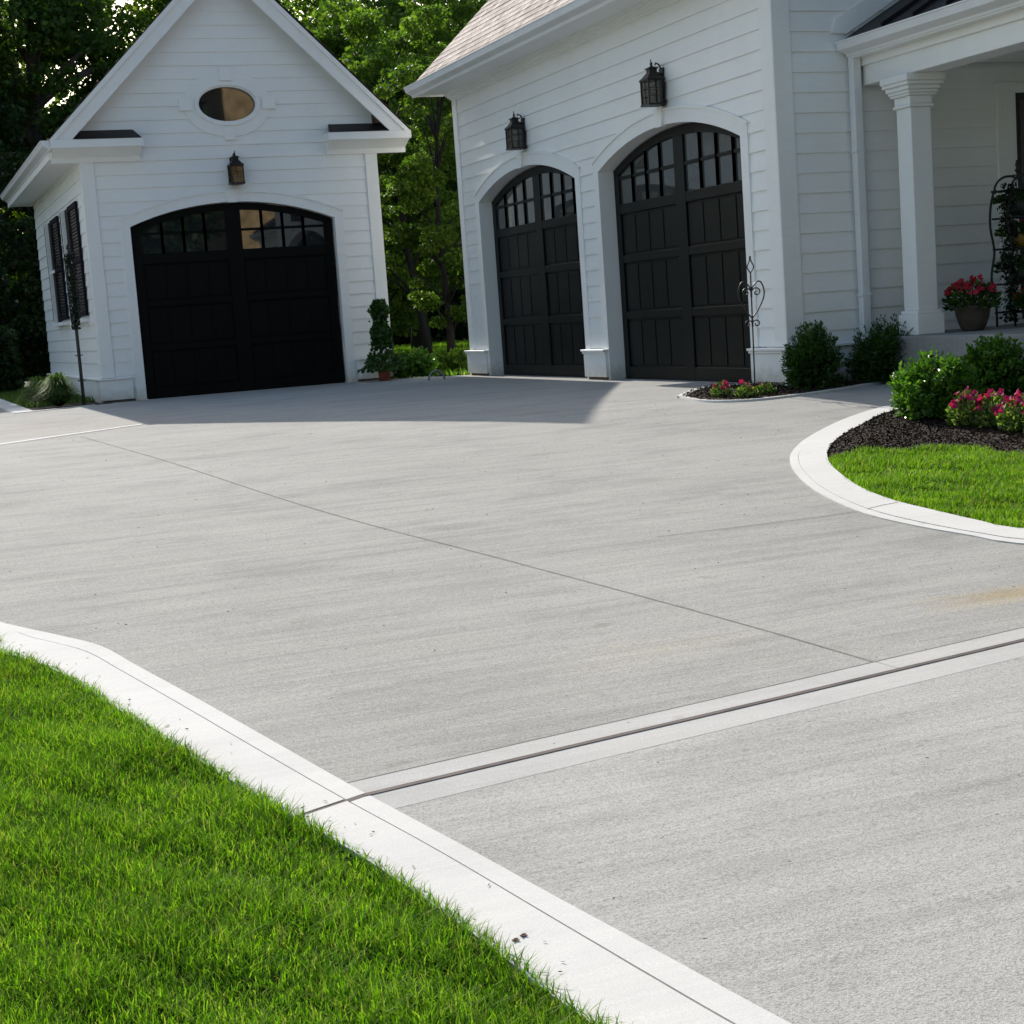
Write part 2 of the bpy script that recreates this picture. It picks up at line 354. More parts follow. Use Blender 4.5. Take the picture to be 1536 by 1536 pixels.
# second control joint across, faint
c2 = np.array(catmull(G([(985, 806), (1060, 797), (1150, 786), (1230, 776), (1305, 765)]), 5)); nn = np.array([.3, .95])*.0014
struct(ribbon('control_joint', c2-nn, c2+nn, .004, GROOVE, .001, 40))
c3 = np.array(G([(1300, 766), (1325, 760), (1346, 756)])); struct(ribbon('control_joint', c3-nn, c3+nn, .0095, GROOVE, .001, 12))
# curbs: outer trowelled edge, groove, main band
def cut(L, y, above): return [p for p in L if (p[1] >= y) == above]
def curb(nm, A, B, t1=.27, t2=.30):
    c = struct(ribbon(nm, A, lerp(A, B, t1), .0055, CURB)); d = struct(ribbon(nm, lerp(A, B, t2), B, .008, CURB))
    struct(ribbon('curb_groove', lerp(A, B, t1), lerp(A, B, t2), .004, GROOVE, .02)); return c, d
LOr, LIr = resample(LO, 4000), resample(LI, 4000)
k0 = int(np.argmin(np.linalg.norm(LIr-np.array(gnd(444, 1230)), axis=1))); k1 = int(np.argmin(np.linalg.norm(LOr-np.array(gnd(556, 1192)), axis=1)))
for A, B in ((LOr[:k1-1], LIr[:k0-1]), (LOr[k1+2:], LIr[k0+2:])): curb('curb', A, B)
struct(ribbon('expansion_joint', [LIr[k0-2], LOr[k1-2]], [LIr[k0+3], LOr[k1+3]], .006, JOINT, .06, 20))
curb('curb', RO, RI, .22, .235)
curb('curb', [(1.36, 30), (1.36, 19.93), (1.44, 19.86), (2.36, 20.3)], [(1.60, 30), (1.60, 20.12), (1.62, 20.10), (2.36, 20.37)], .1, .11)
# beds
IE = catmull(G([(1022, 597), (1060, 603), (1120, 602), (1180, 596), (1240, 588), (1300, 578), (1345, 571)])+[(8.0, 11.52)], 6)
IE = [(min(p[0], 8.0), min(p[1], 12.4)) for p in IE]
IT = catmull(G([(1022, 597), (1035, 590), (1065, 582), (1110, 579)])+[(7.08, 12.35)], 6)
isl = [tuple(p) for p in IE]+[(8.0, 11.82), (7.12, 11.82), (7.12, 12.35)]+[tuple(p) for p in IT[::-1][1:-1]]
struct(sheet('mulch', isl, .014, MULCH, (8, 13), .3))
nA = np.array(IE[:int(len(IE)*.9)]); tA = unit(np.gradient(nA, axis=0)); nA2 = nA+np.stack([-tA[:, 1], tA[:, 0]], 1)*.022
struct(ribbon('curb', nA-np.stack([-tA[:, 1], tA[:, 0]], 1)*.02, nA2-.0, .016, CURB, .03, 60))
tB = np.array(IT); tt = unit(np.gradient(tB, axis=0)); tn = np.stack([-tt[:, 1], tt[:, 0]], 1)
struct(ribbon('curb', tB-tn*.035, tB+tn*.035, .018, CURB, .03, 60))
bedline = [gnd(1243, 686), gnd(1290, 676), gnd(1340, 676), gnd(1400, 669), gnd(1470, 672), gnd(1536, 679)]+[(7.2, 7.4), (8.6, 6.9), (9.2, 6.8)]
BL = catmull(bedline, 5)
RIup = [tuple(p) for p in RI if p[1] > bedline[0][1]]
bed = RIup+[tuple(p) for p in BL]
struct(sheet('mulch', bed, .0, MULCH, (6, 11), .3))
lbed = [(1.6, 27.9), (1.6, 20.12), (2.36, 20.37), (2.56, 20.6), (2.56, 27.9)]
struct(sheet('mulch', lbed, -.005, MULCH, (8, 12), .5))
lawnR = [tuple(p) for p in RI if p[1] <= bedline[0][1]]+[(12, 6.5)]+[tuple(p) for p in BL[::-1]]
lawnL = [tuple(p) for p in LI]+[(-6, -3.4)]

SOIL = simple('turf_soil', (.022, .040, .008), .98, .5, 20, spec=.0)
struct(sheet('turf', [tuple(p) for p in lawnL], -.006, SOIL)); struct(sheet('turf', lawnR, -.006, SOIL))
def inside(poly, P):
    x, y = P[:, 0], P[:, 1]; c = np.zeros(len(P), bool); q = np.array(poly)
    for i in range(len(q)):
        a, b = q[i], q[i-1]
        if a[1] == b[1]: continue
        c ^= ((a[1] > y) != (b[1] > y)) & (x < (b[0]-a[0])*(y-a[1])/(b[1]-a[1])+a[0])
    return c
def scatter(poly, n, box=None):
    q = np.array(poly); lo, hi = q.min(0), q.max(0)
    if box: lo = np.maximum(lo, box[:2]); hi = np.minimum(hi, box[2:])
    P = rng.uniform(lo, hi, (n, 2)); return P[inside(poly, P)]
def blades(name, P, h, w, mt, z0=-.012, lean=.55, parent=None, patch=1.1):
    n = len(P)
    # mown but uneven: clumps of taller and shorter turf
    k = (np.sin(P[:, 0]*7.3+np.sin(P[:, 1]*5.1)*2)+np.sin(P[:, 1]*9.7+P[:, 0]*3.1)+np.sin(P[:, 0]*23+P[:, 1]*17))/3
    H = h*rng.uniform(.5, 1.25, n)*(1+.22*k*patch); a = rng.uniform(0, 2*np.pi, n)
    d = np.stack([np.cos(a), np.sin(a)], 1); ln = (lean*rng.uniform(.1, 1.2, n)*H)[:, None]
    b = a+rng.uniform(1.0, 2.1, n); e = np.stack([np.cos(b), np.sin(b)], 1)*(w*rng.uniform(.6, 1.3, n))[:, None]
    z = zprof(P[:, 1])+z0; V = np.zeros((n, 6, 3))
    for i, (t, ww, l) in enumerate(((0, 1, 0), (.55, .8, .35), (1, .12, 1.0))):
        c = P+d*ln*l
        V[:, 2*i, :2] = c-e*ww/2; V[:, 2*i+1, :2] = c+e*ww/2; V[:, 2*i:2*i+2, 2] = (z+H*t*(1-.15*t))[:, None]
    return pts_mesh(name, V, [(0, 1, 3, 2), (2, 3, 5, 4)], mt, parent, True)
def visible_box(poly, n, box): return scatter(poly, n, box)
P1 = scatter(lawnL, 620000, (-1.4, 1.6, 1.8, 9.2))
P1 = P1[(P1[:, 0] > -.35*(1)-.0*P1[:, 1]) | (rng.random(len(P1)) < .35)]
tag(blades('lawn_grass', P1, .046, .0032, GRASS, lean=1.0, patch=2.0), 'bright green mown grass inside the front left curb', 'grass', kind='stuff')
def edge_blades(L, n, yr, lab, side):
    L = resample(L, 3000); L = L[(L[:, 1] > yr[0]) & (L[:, 1] < yr[1])]; T_ = unit(np.gradient(L, axis=0)); N_ = np.stack([-T_[:, 1], T_[:, 0]], 1)*side
    i = rng.integers(0, len(L), n); P = L[i]+N_[i]*(rng.exponential(.008, n)-.008)[:, None]
    tag(blades('lawn_grass', P, .040, .0032, GRASS, z0=-.006, lean=1.1), lab, 'grass', kind='stuff')
edge_blades(LI, 4500, (1.8, 8), 'untrimmed grass edge leaning over the front left curb', -1)
P2 = scatter(lawnR, 260000, (4.2, 3.6, 9.5, 9.0))
tag(blades('lawn_grass', P2, .040, .0045, GRASS, lean=.9, patch=2.4), 'mown grass inside the curved right hand curb', 'grass', kind='stuff')
farlawn = [(6.6, 20.9), (7.2, 20.0), (8, 20), (16, 24), (22, 44), (8, 44)]
P3 = scatter(farlawn, 60000)
tag(blades('lawn_grass', P3, .09, .02, GRASS), 'back lawn seen between the garage and the house', 'grass', kind='stuff')
P3 = scatter([(-6, 24.2), (1.3, 24.2), (1.3, 44), (-6, 44)], 20000)
tag(blades('lawn_grass', P3, .1, .02, GRASS), 'shaded grass beyond the left edge of the drive', 'grass', kind='stuff')
P4 = np.concatenate([scatter(lbed, 5000)])
tag(blades('ground_cover', P4[P4[:, 1] > 21.3], .09, .012, ORNG, 0), 'low green ground cover along the garage side wall', 'ground cover', kind='stuff')
def chips(polys, n, lab):
    P = np.concatenate([scatter(p, n) for p, o in polys]); O = np.concatenate([np.full(len(P), polys[0][1])])
    C = np.stack([P[:, 0], P[:, 1], zprof(P[:, 1])+O+rng.uniform(0, .018, len(P))], 1)
    D = rng.normal(size=(len(P), 3)); D[:, 2] *= .35
    V = leaf_quads(C, D, .019, .5, .3)
    return tag(pts_mesh('mulch_chips', V, [(0, 1, 2, 3)], CHIP), lab, 'mulch', kind='stuff')
chips([(bed, .0)], 60000, 'dark bark chips in the curved bed by the right lawn')
chips([(isl, .014)], 9000, 'dark bark chips in the narrow bed at the house corner')
# ------------------------------------------------------------------ arches, doors
def arc(s0, s1, spring, apex, grow=0, n=24):                # points from bottom left up over the arch to bottom right
    w = (s1-s0)/2; c = (s0+s1)/2; r = apex-spring; R = (w*w+r*r)/(2*r); zc = apex-R
    Rg = R+grow; wg = w+grow; th = math.asin(min(1, wg/Rg))
    top = [(c+Rg*math.sin(-th+2*th*i/n), zc+Rg*math.cos(-th+2*th*i/n)) for i in range(n+1)]
    return top
def arch_pts(s0, s1, spring, apex, grow=0, base=0, n=24): return [(s0-grow, base)]+arc(s0, s1, spring, apex, grow, n)+[(s1+grow, base)]
def arch_half(v, w, spring, apex, grow=0):
    r = apex-spring; R = (w*w+r*r)/(2*r)+grow; zc = apex+grow-R; wg = w+grow
    if v >= apex+grow: return 0
    q = R*R-(v-zc)**2
    return min(wg, math.sqrt(max(q, 0))) if v > zc else wg
def door(fr, parent, s0, s1, spring, apex, nd, vw, rails, BLACK=None, gmat=GLASS):
    D = obj('garage_door', (lambda b: (prism(b, fr, arch_pts(s0, s1, spring, apex), nd-.05, nd), b)[1])(bmesh.new()), BLACK, parent)
    w = (s1-s0)/2; c = (s0+s1)/2
    top = lambda s: (lambda r, R: apex-R+math.sqrt(max(R*R-(s-c)**2, 0)))(apex-spring, (w*w+(apex-spring)**2)/(2*(apex-spring)))
    b = bmesh.new(); f1, f2 = .022, .03
    inner = arc(s0, s1, spring, apex, -.085); inner[0] = (s0+.085, inner[0][1]); inner[-1] = (s1-.085, inner[-1][1])
    band(b, fr, inner, arc(s0, s1, spring, apex, -.002), nd, nd+f2)
    for a, e in ((s0+.002, s0+.11), (s1-.11, s1-.002), (c-.1, c+.1)):
        boxf(b, fr, a, e, .0, (spring-.01 if e < s0+.2 or a > s1-.2 else apex-.05), nd, nd+f2-.002)
    for v0, v1 in rails:
        boxf(b, fr, s0+.11, c-.1, v0, v1, nd, nd+f2-.004); boxf(b, fr, c+.1, s1-.11, v0, v1, nd, nd+f2-.004)
    bev(b, .004)
    obj('door_frame', b, BLACK, D)
    cols = []
    for a, e in ((s0+.11, c-.1), (c+.1, s1-.11)):
        cw = (e-a)/4
        b = None
        for k in range(4): cols.append((a+k*cw, a+(k+1)*cw))
    for (a0, a1), (n0, n1) in zip(rails, rails[1:]):         # raised boards with grooves between
        for half in (cols[:4], cols[4:]):
            b = bmesh.new(); boxf(b, fr, half[0][0], half[-1][1], a1, n0, nd+.0005, nd+.002)
            for a, e in half: boxf(b, fr, a+.012, e-.012, a1+.02, n0-.02, nd, nd+.011)
            bev(b, .003); obj('door_panel', b, BLACK, D)
    g = bmesh.new(); lo = arc(s0+.05, s1-.05, spring-.03, apex-.05)
    prism(g, fr, [(s0+.06, vw)]+lo+[(s1-.06, vw)], nd+.001, nd+.005); obj('window_glass', g, gmat, D)
    b = bmesh.new(); mid = vw+(apex-.09-vw)*.5
    for a, e in cols:
        for s in (a, e):
            if abs(s-(s0+.11)) < .01 or abs(s-(s1-.11)) < .01 or abs(abs(s-c)-.1) < .01: continue
            boxf(b, fr, s-.016, s+.016, vw, top(s)-.06, nd+.005, nd+.024)
    for a, e in ((s0+.09, c-.1), (c+.1, s1-.09)):
        vv = min(mid, 9)
        boxf(b, fr, a, e, vv-.016, vv+.016, nd+.005, nd+.022)
    obj('muntins', b, BLACK, D)
    return D
def bev(bm, w):
    bmesh.ops.remove_doubles(bm, verts=bm.verts[:], dist=1e-6)
    bmesh.ops.bevel(bm, geom=[e for e in bm.edges if len(e.link_faces) == 2 and e.calc_face_angle(0) > .6], offset=w, segments=1, affect='EDGES')

# ------------------------------------------------------------------ main house
XF, YP, YL = 7.10, 11.80, 19.62; PZ_ = .36
EZ = 3.585
D1, D2 = (15.95, 18.93), (12.385, 15.35)
SP, AX = 2.15, 2.43
house = thing('white_house', 'large white clapboard house with two arched black garage doors and a porch', 'house', (9.5, 15.5, 0))
ff = Fr((XF, 0, 0), (0, 1, 0), (-1, 0, 0))
def allow_main(v):
    segs = [(YP+.0, YL)]
    for a, e in (D1, D2):
        h = arch_half(v, (e-a)/2, SP, AX, .05); c = (a+e)/2
        if h <= 0: continue
        out = []
        for p, q in segs:
            if c-h > p and c+h < q: out += [(p, c-h), (c+h, q)]
            else: out.append((p, q))
        segs = out
    return sorted(segs)
b = bmesh.new()
lap(b, (XF, 0, 0), (0, 1, 0), (0, 0, 1), (-1, 0, 0), .0, EZ, .1655, allow_main, sub=8)
obj('siding', b, WHITE, house)
# corner boards, casings, base boxes
def parts(name, fr, boxes, mt, parent, bw=.004):
    for q in boxes:
        b = bmesh.new(); boxf(b, fr, *q); bev(b, bw); obj(name, b, mt, parent)
parts('corner_board', ff, [(YP-.02, YP+.17, .33, EZ, -.02, .028), (YL-.13, YL+.02, .33, EZ, -.02, .028)], WHITE, house)
for (a, e) in (D1, D2):
    b = bmesh.new()
    band(b, ff, arch_pts(a, e, SP, AX, 0, .0), arch_pts(a, e, SP, AX, .125, .0), -.005, .024)
    band(b, ff, arc(a, e, SP, AX, .125), arc(a, e, SP, AX, .15), -.005, .036)
    band(b, ff, arch_pts(a, e, SP, AX, 0, 0), arch_pts(a, e, SP, AX, .02, 0), -.19, -.005)
    c = (a+e)/2
    prism(b, ff, [(c-.06, AX-.015), (c+.06, AX-.015), (c+.09, AX+.165), (c-.09, AX+.165)], -.004, .05)
    obj('door_surround', b, WHITE, house)
rails = [(.0, .13), (.62, .70), (1.20, 1.28), (1.70, 1.80)]
DA = door(ff, house, D1[0]+.02, D1[1]-.02, SP, AX-.012, -.17, 1.80, rails, BLACKH, gmat=GLASS2)
DB = door(ff, house, D2[0]+.02, D2[1]-.02, SP, AX-.012, -.17, 1.80, rails, BLACKH, gmat=GLASS2)
DA['label'] = 'garage door on the left of the house facade'; DB['label'] = 'garage door nearest the house corner'
for s0, s1 in ((18.96, YL+.05), (D2[1]+.02, D1[0]-.02), (YP-.02, D2[0]-.05)):
    b = bmesh.new()
    boxf(b, ff, s0, s1, .03, .30, -.02, .062)
    boxf(b, ff, s0-.012, s1+.012, .30, .322, -.02, .092); boxf(b, ff, s0-.006, s1+.006, .278, .2995, -.02, .078)
    bev(b, .003); obj('base_board', b, WHITE, house)
parts('foundation', ff, [(19.0, YL, -.1, .03, -.05, .03), (D2[1]+.05, D1[0]-.05, -.1, .03, -.05, .03)], FOUND, house)
b = bmesh.new(); boxf(b, ff, 12.60, 12.625, .655, .68, -.14, -.125); bev(b, .004); obj('lock', b, simple('steel', (.6, .6, .6), .3, metal=1), DB)
# porch wall (Y = YP) with gable above
fp = Fr((0, YP, 0), (1, 0, 0), (0, -1, 0)); XR = 13.2; RP = .94; EX = 6.66; ZE = 3.72
ridx = (EX+13.64)/2; ridz = ZE+RP*(ridx-EX)
def allow_gable(v):
    if v <= EZ: return [(XF, XR)]
    k = (v-EZ)/RP*1.02
    return [(XF+k, XR-k)] if XF+k < XR-k else [(ridx, ridx)]
b = bmesh.new(); lap(b, (0, YP, 0), (1, 0, 0), (0, 0, 1), (0, -1, 0), -.06, ridz-.4, .1655, allow_gable, sub=2); obj('siding', b, WHITE, house)
parts('corner_board', fp, [(XF-.0255, XF+.15, .33, EZ, -.018, .030)], WHITE, house)
b = bmesh.new(); boxf(b, fp, XF-.089, 7.75, .301, .3235, -.02, .0895); boxf(b, fp, XF-.060, 7.75, -.08, .299, -.02, .059); bev(b, .003); obj('base_board', b, WHITE, house)
parts('window_casing', fp, [(9.30, 9.50, PZ_, 2.48, -.02, .035)], WHITE, house)
b = bmesh.new(); boxf(b, fp, 9.502, 9.85, .40, 2.378, -.03, .028)
wv = obj('window', b, TRIMBLK, house)
b = bmesh.new(); boxf(b, fp, 9.54, 9.82, .46, 2.32, .029, .032); obj('pane', b, GLASS, wv)
b = bmesh.new(); boxf(b, fp, 9.28, 9.88, 2.38, 2.46, -.02, .04); obj('window_head', b, WHITE, house)
b = bmesh.new()                                                # far walls
face(b, [(XF, YL, -.05), (XR, YL, -.05), (XR, YL, EZ), (ridx, YL, ridz-.15), (XF, YL, EZ)])
face(b, [(XR, YP, -.05), (XR, YL, -.05), (XR, YL, EZ), (XR, YP, EZ)])
obj('wall', b, WHITE, house, recalc=False)
# roof
b = bmesh.new(); L = math.hypot(1, RP); Y0, Y1 = YP-.3, YL+.34
lap(b, (EX, 0, ZE), (0, 1, 0), (1/L, 0, RP/L), (-RP/L, 0, 1/L), 0, (ridx-EX)*L, .14, lambda v: [(Y0, Y1)], .008, .003, 1)
lap(b, (13.64, 0, ZE), (0, 1, 0), (-1/L, 0, RP/L), (RP/L, 0, 1/L), 0, (ridx-EX)*L, .14, lambda v: [(Y0, Y1)], .008, .003, 1)
roof = obj('roof', b, ROOFM, house)
b = bmesh.new()
tri = [(EX, ZE-.02), (ridx, ridz-.02), (13.64, ZE-.02), (13.44, ZE-.02), (ridx, ridz-.26), (EX+.2, ZE-.02)]
for y in (Y0-.02, Y1-.015):
    f_ = Fr((0, y, 0), (1, 0, 0), (0, 1, 0)); band(b, f_, [(EX, ZE-.135), (ridx, ridz-.16), (13.64, ZE-.135)], [(EX, ZE-.005), (ridx, ridz-.005), (13.64, ZE-.005)], 0, .035)
boxf(b, ff, Y0+.04, Y1-.04, EZ, EZ+.012, 0.03, XF-EX-.02)          # soffit
boxf(b, ff, Y0+.02, Y1-.02, EZ-.01, ZE-.03, XF-EX-.02, XF-EX+.0)  # fascia
for k in range(5):                                             # bed moulding under the soffit
    boxf(b, ff, YP+.0, YL+.02+.02*k, EZ-.02*(5-k), EZ-.02*(4-k), -.01, .03+.018*k)
obj('eave_trim', b, WHITE, house)
b = bmesh.new(); gp = [(0, 0), (.02, -.0), (.025, .02), (.10, .055), (.115, .11), (.125, .115), (.125, .125), (0, .125)]
f_ = Fr((EX, 0, ZE-.135), (-1, 0, 0), (0, 1, 0))
prism(b, f_, [(-.015+p[0]-.0, p[1]) for p in gp], Y0, Y1); obj('gutter', b, GUTTER, house)
# porch
PX, PZ, PY0 = 7.92, .36, 6.6
b = bmesh.new(); boxw(b, PX-.10, 9.9, PY0, YP-.03, -.6, PZ); bev(b, .012)
obj('porch_floor', b, SLAB, house)
b = bmesh.new(); boxw(b, PX-.01, PX+.25, PY0, YP-.07, 2.46, 2.70); boxw(b, PX-.035, PX-.012, PY0, YP-.07, 2.62, 2.70); boxw(b, PX-.13, PX-.036, PY0, YP-.04, 2.685, 2.70)
bev(b, .003); obj('porch_beam', b, WHITE, house)
b = bmesh.new(); boxw(b, PX+.25, 9.88, PY0, YP-.06, 2.64, 2.66); obj('porch_ceiling', b, WHITE, house)
b = bmesh.new(); lap(b, (9.9, 0, 0), (0, 1, 0), (0, 0, 1), (-1, 0, 0), -.5, 6.6, .1655, lambda v: [(3.0, YP)], sub=1); obj('siding', b, WHITE, house)  # unseen wing wall, added to close off and darken the porch
b = bmesh.new(); face(b, [(9.9, 3, -.8), (13.2, 3, -.8), (13.2, 3, 6.6), (9.9, 3, 6.6)]); face(b, [(9.9, 3, 6.6), (13.2, 3, 6.6), (13.2, YP, 6.6), (9.9, YP, 6.6)]); face(b, [(13.2, 3, -.8), (13.2, YP, -.8), (13.2, YP, 6.6), (13.2, 3, 6.6)]); obj('wall', b, WHITE, house, recalc=False)  # remaining faces of the added, unseen wing
b = bmesh.new(); f_ = Fr((PX-.12, 0, 2.70), (-1, 0, 0), (0, 1, 0)); prism(b, f_, [(p[0], p[1]) for p in gp], PY0, YP-.03); obj('gutter', b, GUTTER, house)
sl = .56
b = bmesh.new(); f_ = Fr((0, 0, 0), (1, 0, 0), (0, 1, 0))
x0 = PX-.155; prism(b, f_, [(x0, 2.80), (x0, 2.85), (x0+2.1, 2.85+2.1*sl), (x0+2.1, 2.80+2.1*sl)], PY0-.1, YP-.031)
y = PY0
while y < YP-.2:
    prism(b, f_, [(x0, 2.852), (x0, 2.885), (x0+2.1, 2.885+2.1*sl), (x0+2.1, 2.852+2.1*sl)], y, y+.02); y += .42
obj('porch_roof', b, METALROOF, house)
b = bmesh.new(); prism(b, fp, [(x0-.12, 2.90), (x0+.02, 2.90), (x0+.02, 2.89), (x0+2.1, 2.89+2.08*sl), (x0+2.1, 3.05+2.08*sl), (x0-.06, 3.02)], -.02, .03)
obj('roof_flashing', b, WHITE, house)
# column
cx, cy, hw = PX+.115, 11.22, .098
b = bmesh.new()
for (h, z0, z1) in ((hw, PZ+.2, 2.2), (hw+.035, PZ, PZ+.17), (hw+.02, PZ+.17, PZ+.2), (hw+.02, 2.2, 2.225), (hw+.01, 2.225, 2.29), (hw+.035, 2.29, 2.31), (hw+.045, 2.31, 2.335), (hw+.06, 2.335, 2.37), (hw+.08, 2.37, 2.40), (hw+.09, 2.40, 2.46)):
    boxw(b, cx-h, cx+h, cy-h, cy+h, z0+.0005, z1)
bev(b, .005); obj('column', b, WHITE, house)
b = bmesh.new()
for k in range(2):
    x, y = PX-.34+.17*0+.01, YP-.075
    boxw(b, 7.785, 7.875, YP-.105, YP-.035, .06, 2.72) if k == 0 else None
for z in (.7, 1.9): boxw(b, 7.775, 7.885, YP-.108, YP-.03, z, z+.03)
bev(b, .01); obj('downspout', b, GUTTER, house)

# ------------------------------------------------------------------ detached garage
GY, GL, GR, GB = 20.70, 2.54, 6.32, 27.4
GC = 4.44; EL, ER = 2.16, 6.76; GS = 1.0; GZE = 3.24; PKZ = GZE+(GC-EL)*GS
gar = thing('detached_garage', 'small white gabled garage with one wide arched black door and oval window', 'garage', (4.4, 24, 0))
fg = Fr((0, GY, 0), (1, 0, 0), (0, -1, 0)); fs = Fr((GL, 0, 0), (0, 1, 0), (-1, 0, 0))
d0, d1, gsp, gap = 3.05, 5.70, 2.17, 2.43
def ell_half(v):
    t = (v-3.655)/.36
    return .50*math.sqrt(1-t*t) if abs(t) < 1 else 0
def allow_gar(v):
    a, e = (GL, GR) if v < 3.03 else (max(GL, GC-(PKZ-.14-v)/GS), min(GR, GC+(PKZ-.14-v)/GS))
    if a >= e: return [(GC, GC)]
    h = arch_half(v, (d1-d0)/2, gsp, gap, .05)
    if h > 0: c = (d0+d1)/2; return [(a, c-h), (c+h, e)]
    h = ell_half(v)
    if h > 0: return [(a, 4.42-h), (4.42+h, e)]
    return [(a, e)]
b = bmesh.new(); lap(b, (0, GY, 0), (1, 0, 0), (0, 0, 1), (0, -1, 0), 0, PKZ-.14, .1655, allow_gar, sub=8); obj('siding', b, WHITE, gar)
b = bmesh.new(); lap(b, (GL, 0, 0), (0, 1, 0), (0, 0, 1), (-1, 0, 0), 0, 3.1, .1655, lambda v: [(GY, GB)], sub=1); obj('siding', b, WHITE, gar)
b = bmesh.new(); face(b, [(GR, GY, -.05), (GR, GB, -.05), (GR, GB, 3.1), (GR, GY, 3.1)]); face(b, [(GL, GB, -.05), (GR, GB, -.05), (GR, GB, 3.1), (GC, GB, PKZ-.2), (GL, GB, 3.1)]); obj('wall', b, WHITE, gar, recalc=False)
parts('corner_board', fg, [(GL-.028, GL+.14, .31, 3.03, -.02, .028), (GR-.14, GR+.025, .31, 3.03, -.02, .028)], WHITE, gar)
parts('corner_board', fs, [(GY+.021, GY+.15, .31, 3.03, 0, .026)], WHITE, gar)
for s0, s1 in ((GL-.06, d0-.16), (d1+.16, GR+.06)):
    b = bmesh.new(); boxf(b, fg, s0, s1, .03, .285, -.02, .055); boxf(b, fg, s0-.02, s1, .285, .307, -.02, .08); bev(b, .003); obj('base_board', b, WHITE, gar)
b = bmesh.new(); boxf(b, fs, GY+.021, GB, .0, .285, -.01, .055); boxf(b, fs, GY+.0215, GB, .285, .307, -.01, .082)
bev(b, .003); obj('base_board', b, WHITE, gar)
parts('foundation', fg, [(GL-.02, d0-.14, -.1, .03, -.05, .03), (d1+.14, GR+.02, -.1, .03, -.05, .03)], FOUND, gar)
b = bmesh.new()
band(b, fg, arch_pts(d0, d1, gsp, gap, 0, 0), arch_pts(d0, d1, gsp, gap, .12, 0), -.005, .024)
band(b, fg, arc(d0, d1, gsp, gap, .12), arc(d0, d1, gsp, gap, .145), -.005, .036)
band(b, fg, arch_pts(d0, d1, gsp, gap, 0, 0), arch_pts(d0, d1, gsp, gap, .02, 0), -.12, -.005)
c = (d0+d1)/2; prism(b, fg, [(c-.055, gap-.01), (c+.055, gap-.01), (c+.08, gap+.15), (c-.08, gap+.15)], -.004, .045)
obj('door_surround', b, WHITE, gar)
door(fg, gar, d0+.02, d1-.02, gsp, gap-.012, -.10, 1.83, [(.0, .13), (.60, .68), (1.16, 1.24), (1.70, 1.83)], BLACK)
# oval window
E_ = lambda a, c_, n=40: [(4.42+a*math.cos(2*math.pi*k/n), 3.655+c_*math.sin(2*math.pi*k/n)) for k in range(n)]
b = bmesh.new(); band(b, fg, E_(.385, .235), E_(.56, .41), -.01, .026, True); band(b, fg, E_(.385, .235), E_(.42, .27), .026, .045, True); band(b, fg, E_(.365, .215), E_(.385, .235), -.06, .02, True)
for a, e in ((0, .40), (0, -.40)): boxf(b, fg, 4.42-.075, 4.42+.075, 3.655+(.29 if e > 0 else -.45), 3.655+(.45 if e > 0 else -.29), -.01, .05)
for s in (-1, 1): boxf(b, fg, 4.42+(s*.53)-.085, 4.42+(s*.53)+.085, 3.655-.075, 3.655+.075, -.01, .05)
ow = obj('oval_window', b, WHITE, gar)
b = bmesh.new(); prism(b, fg, E_(.38, .23), -.05, -.04); obj('pane', b, GLASS, ow)
# roof
b = bmesh.new(); L = math.hypot(1, GS); y0, y1 = GY-.27, GB+.3
lap(b, (EL, 0, GZE), (0, 1, 0), (1/L, 0, GS/L), (-GS/L, 0, 1/L), 0, (GC-EL)*L, .19, lambda v: [(y0, y1)], .022, .006, 1)
lap(b, (ER, 0, GZE-.0), (0, 1, 0), (-1/L, 0, GS/L), (GS/L, 0, 1/L), 0, (ER-GC)*L, .19, lambda v: [(y0, y1)], .022, .006, 1)
obj('roof', b, ROOFD, gar)
b = bmesh.new(); f_ = Fr((0, y0+.012, 0), (1, 0, 0), (0, -1, 0))
prism(b, f_, [(EL, 3.16), (EL, GZE), (GC, PKZ), (ER, GZE-.02), (ER, 3.16), (ER-.20, 3.16), (GC, PKZ-.27), (EL+.19, 3.16)], -.03, 0)
band(b, f_, [(EL+.0, GZE-.07), (GC, PKZ-.075), (ER, GZE-.085)], [(EL, GZE+.005), (GC, PKZ+.005), (ER, GZE-.015)], .001, .022)
# raking soffit behind the board
for s in (-1, 1):
    ex = EL if s < 0 else ER
    Q = [(ex, y0+.02, GZE-.05), (GC, y0+.02, PKZ-.05), (GC, GY+.0, PKZ-.05), (ex, GY+.0, GZE-.05)]; face(b, Q)
rk = obj('rake_board', b, WHITE, gar)
for (a, e) in ((EL-.0, 3.28), (5.64, ER)):                     # eave returns: fascia over a sloping soffit
    b = bmesh.new(); boxf(b, fg, a, e, 3.135, 3.236, -.01, .285); bev(b, .004); s0, s1 = (a+.02, e-.02)
    prism(b, Fr((s0, GY, 0), (0, -1, 0), (1, 0, 0)), [(-.01, 2.98), (.045, 2.98), (.05, 3.04), (.255, 3.1345), (-.01, 3.1345)], 0, s1-s0)
    obj('eave_return', b, WHITE, gar)
b = bmesh.new()
boxf(b, fs, GY+.012, GB+.3, 3.045, 3.06, .0, GL-EL-.01); boxf(b, fs, GY-.0, GB+.3, 3.03, 3.2, GL-EL-.02, GL-EL+.004)
obj('eave_soffit', b, WHITE, gar)
b = bmesh.new(); f_ = Fr((EL, 0, 3.115), (-1, 0, 0), (0, 1, 0)); prism(b, f_, [(p[0]*.9, p[1]*.95) for p in gp], y0+.02, y1); obj('gutter', b, GUTTER, gar)
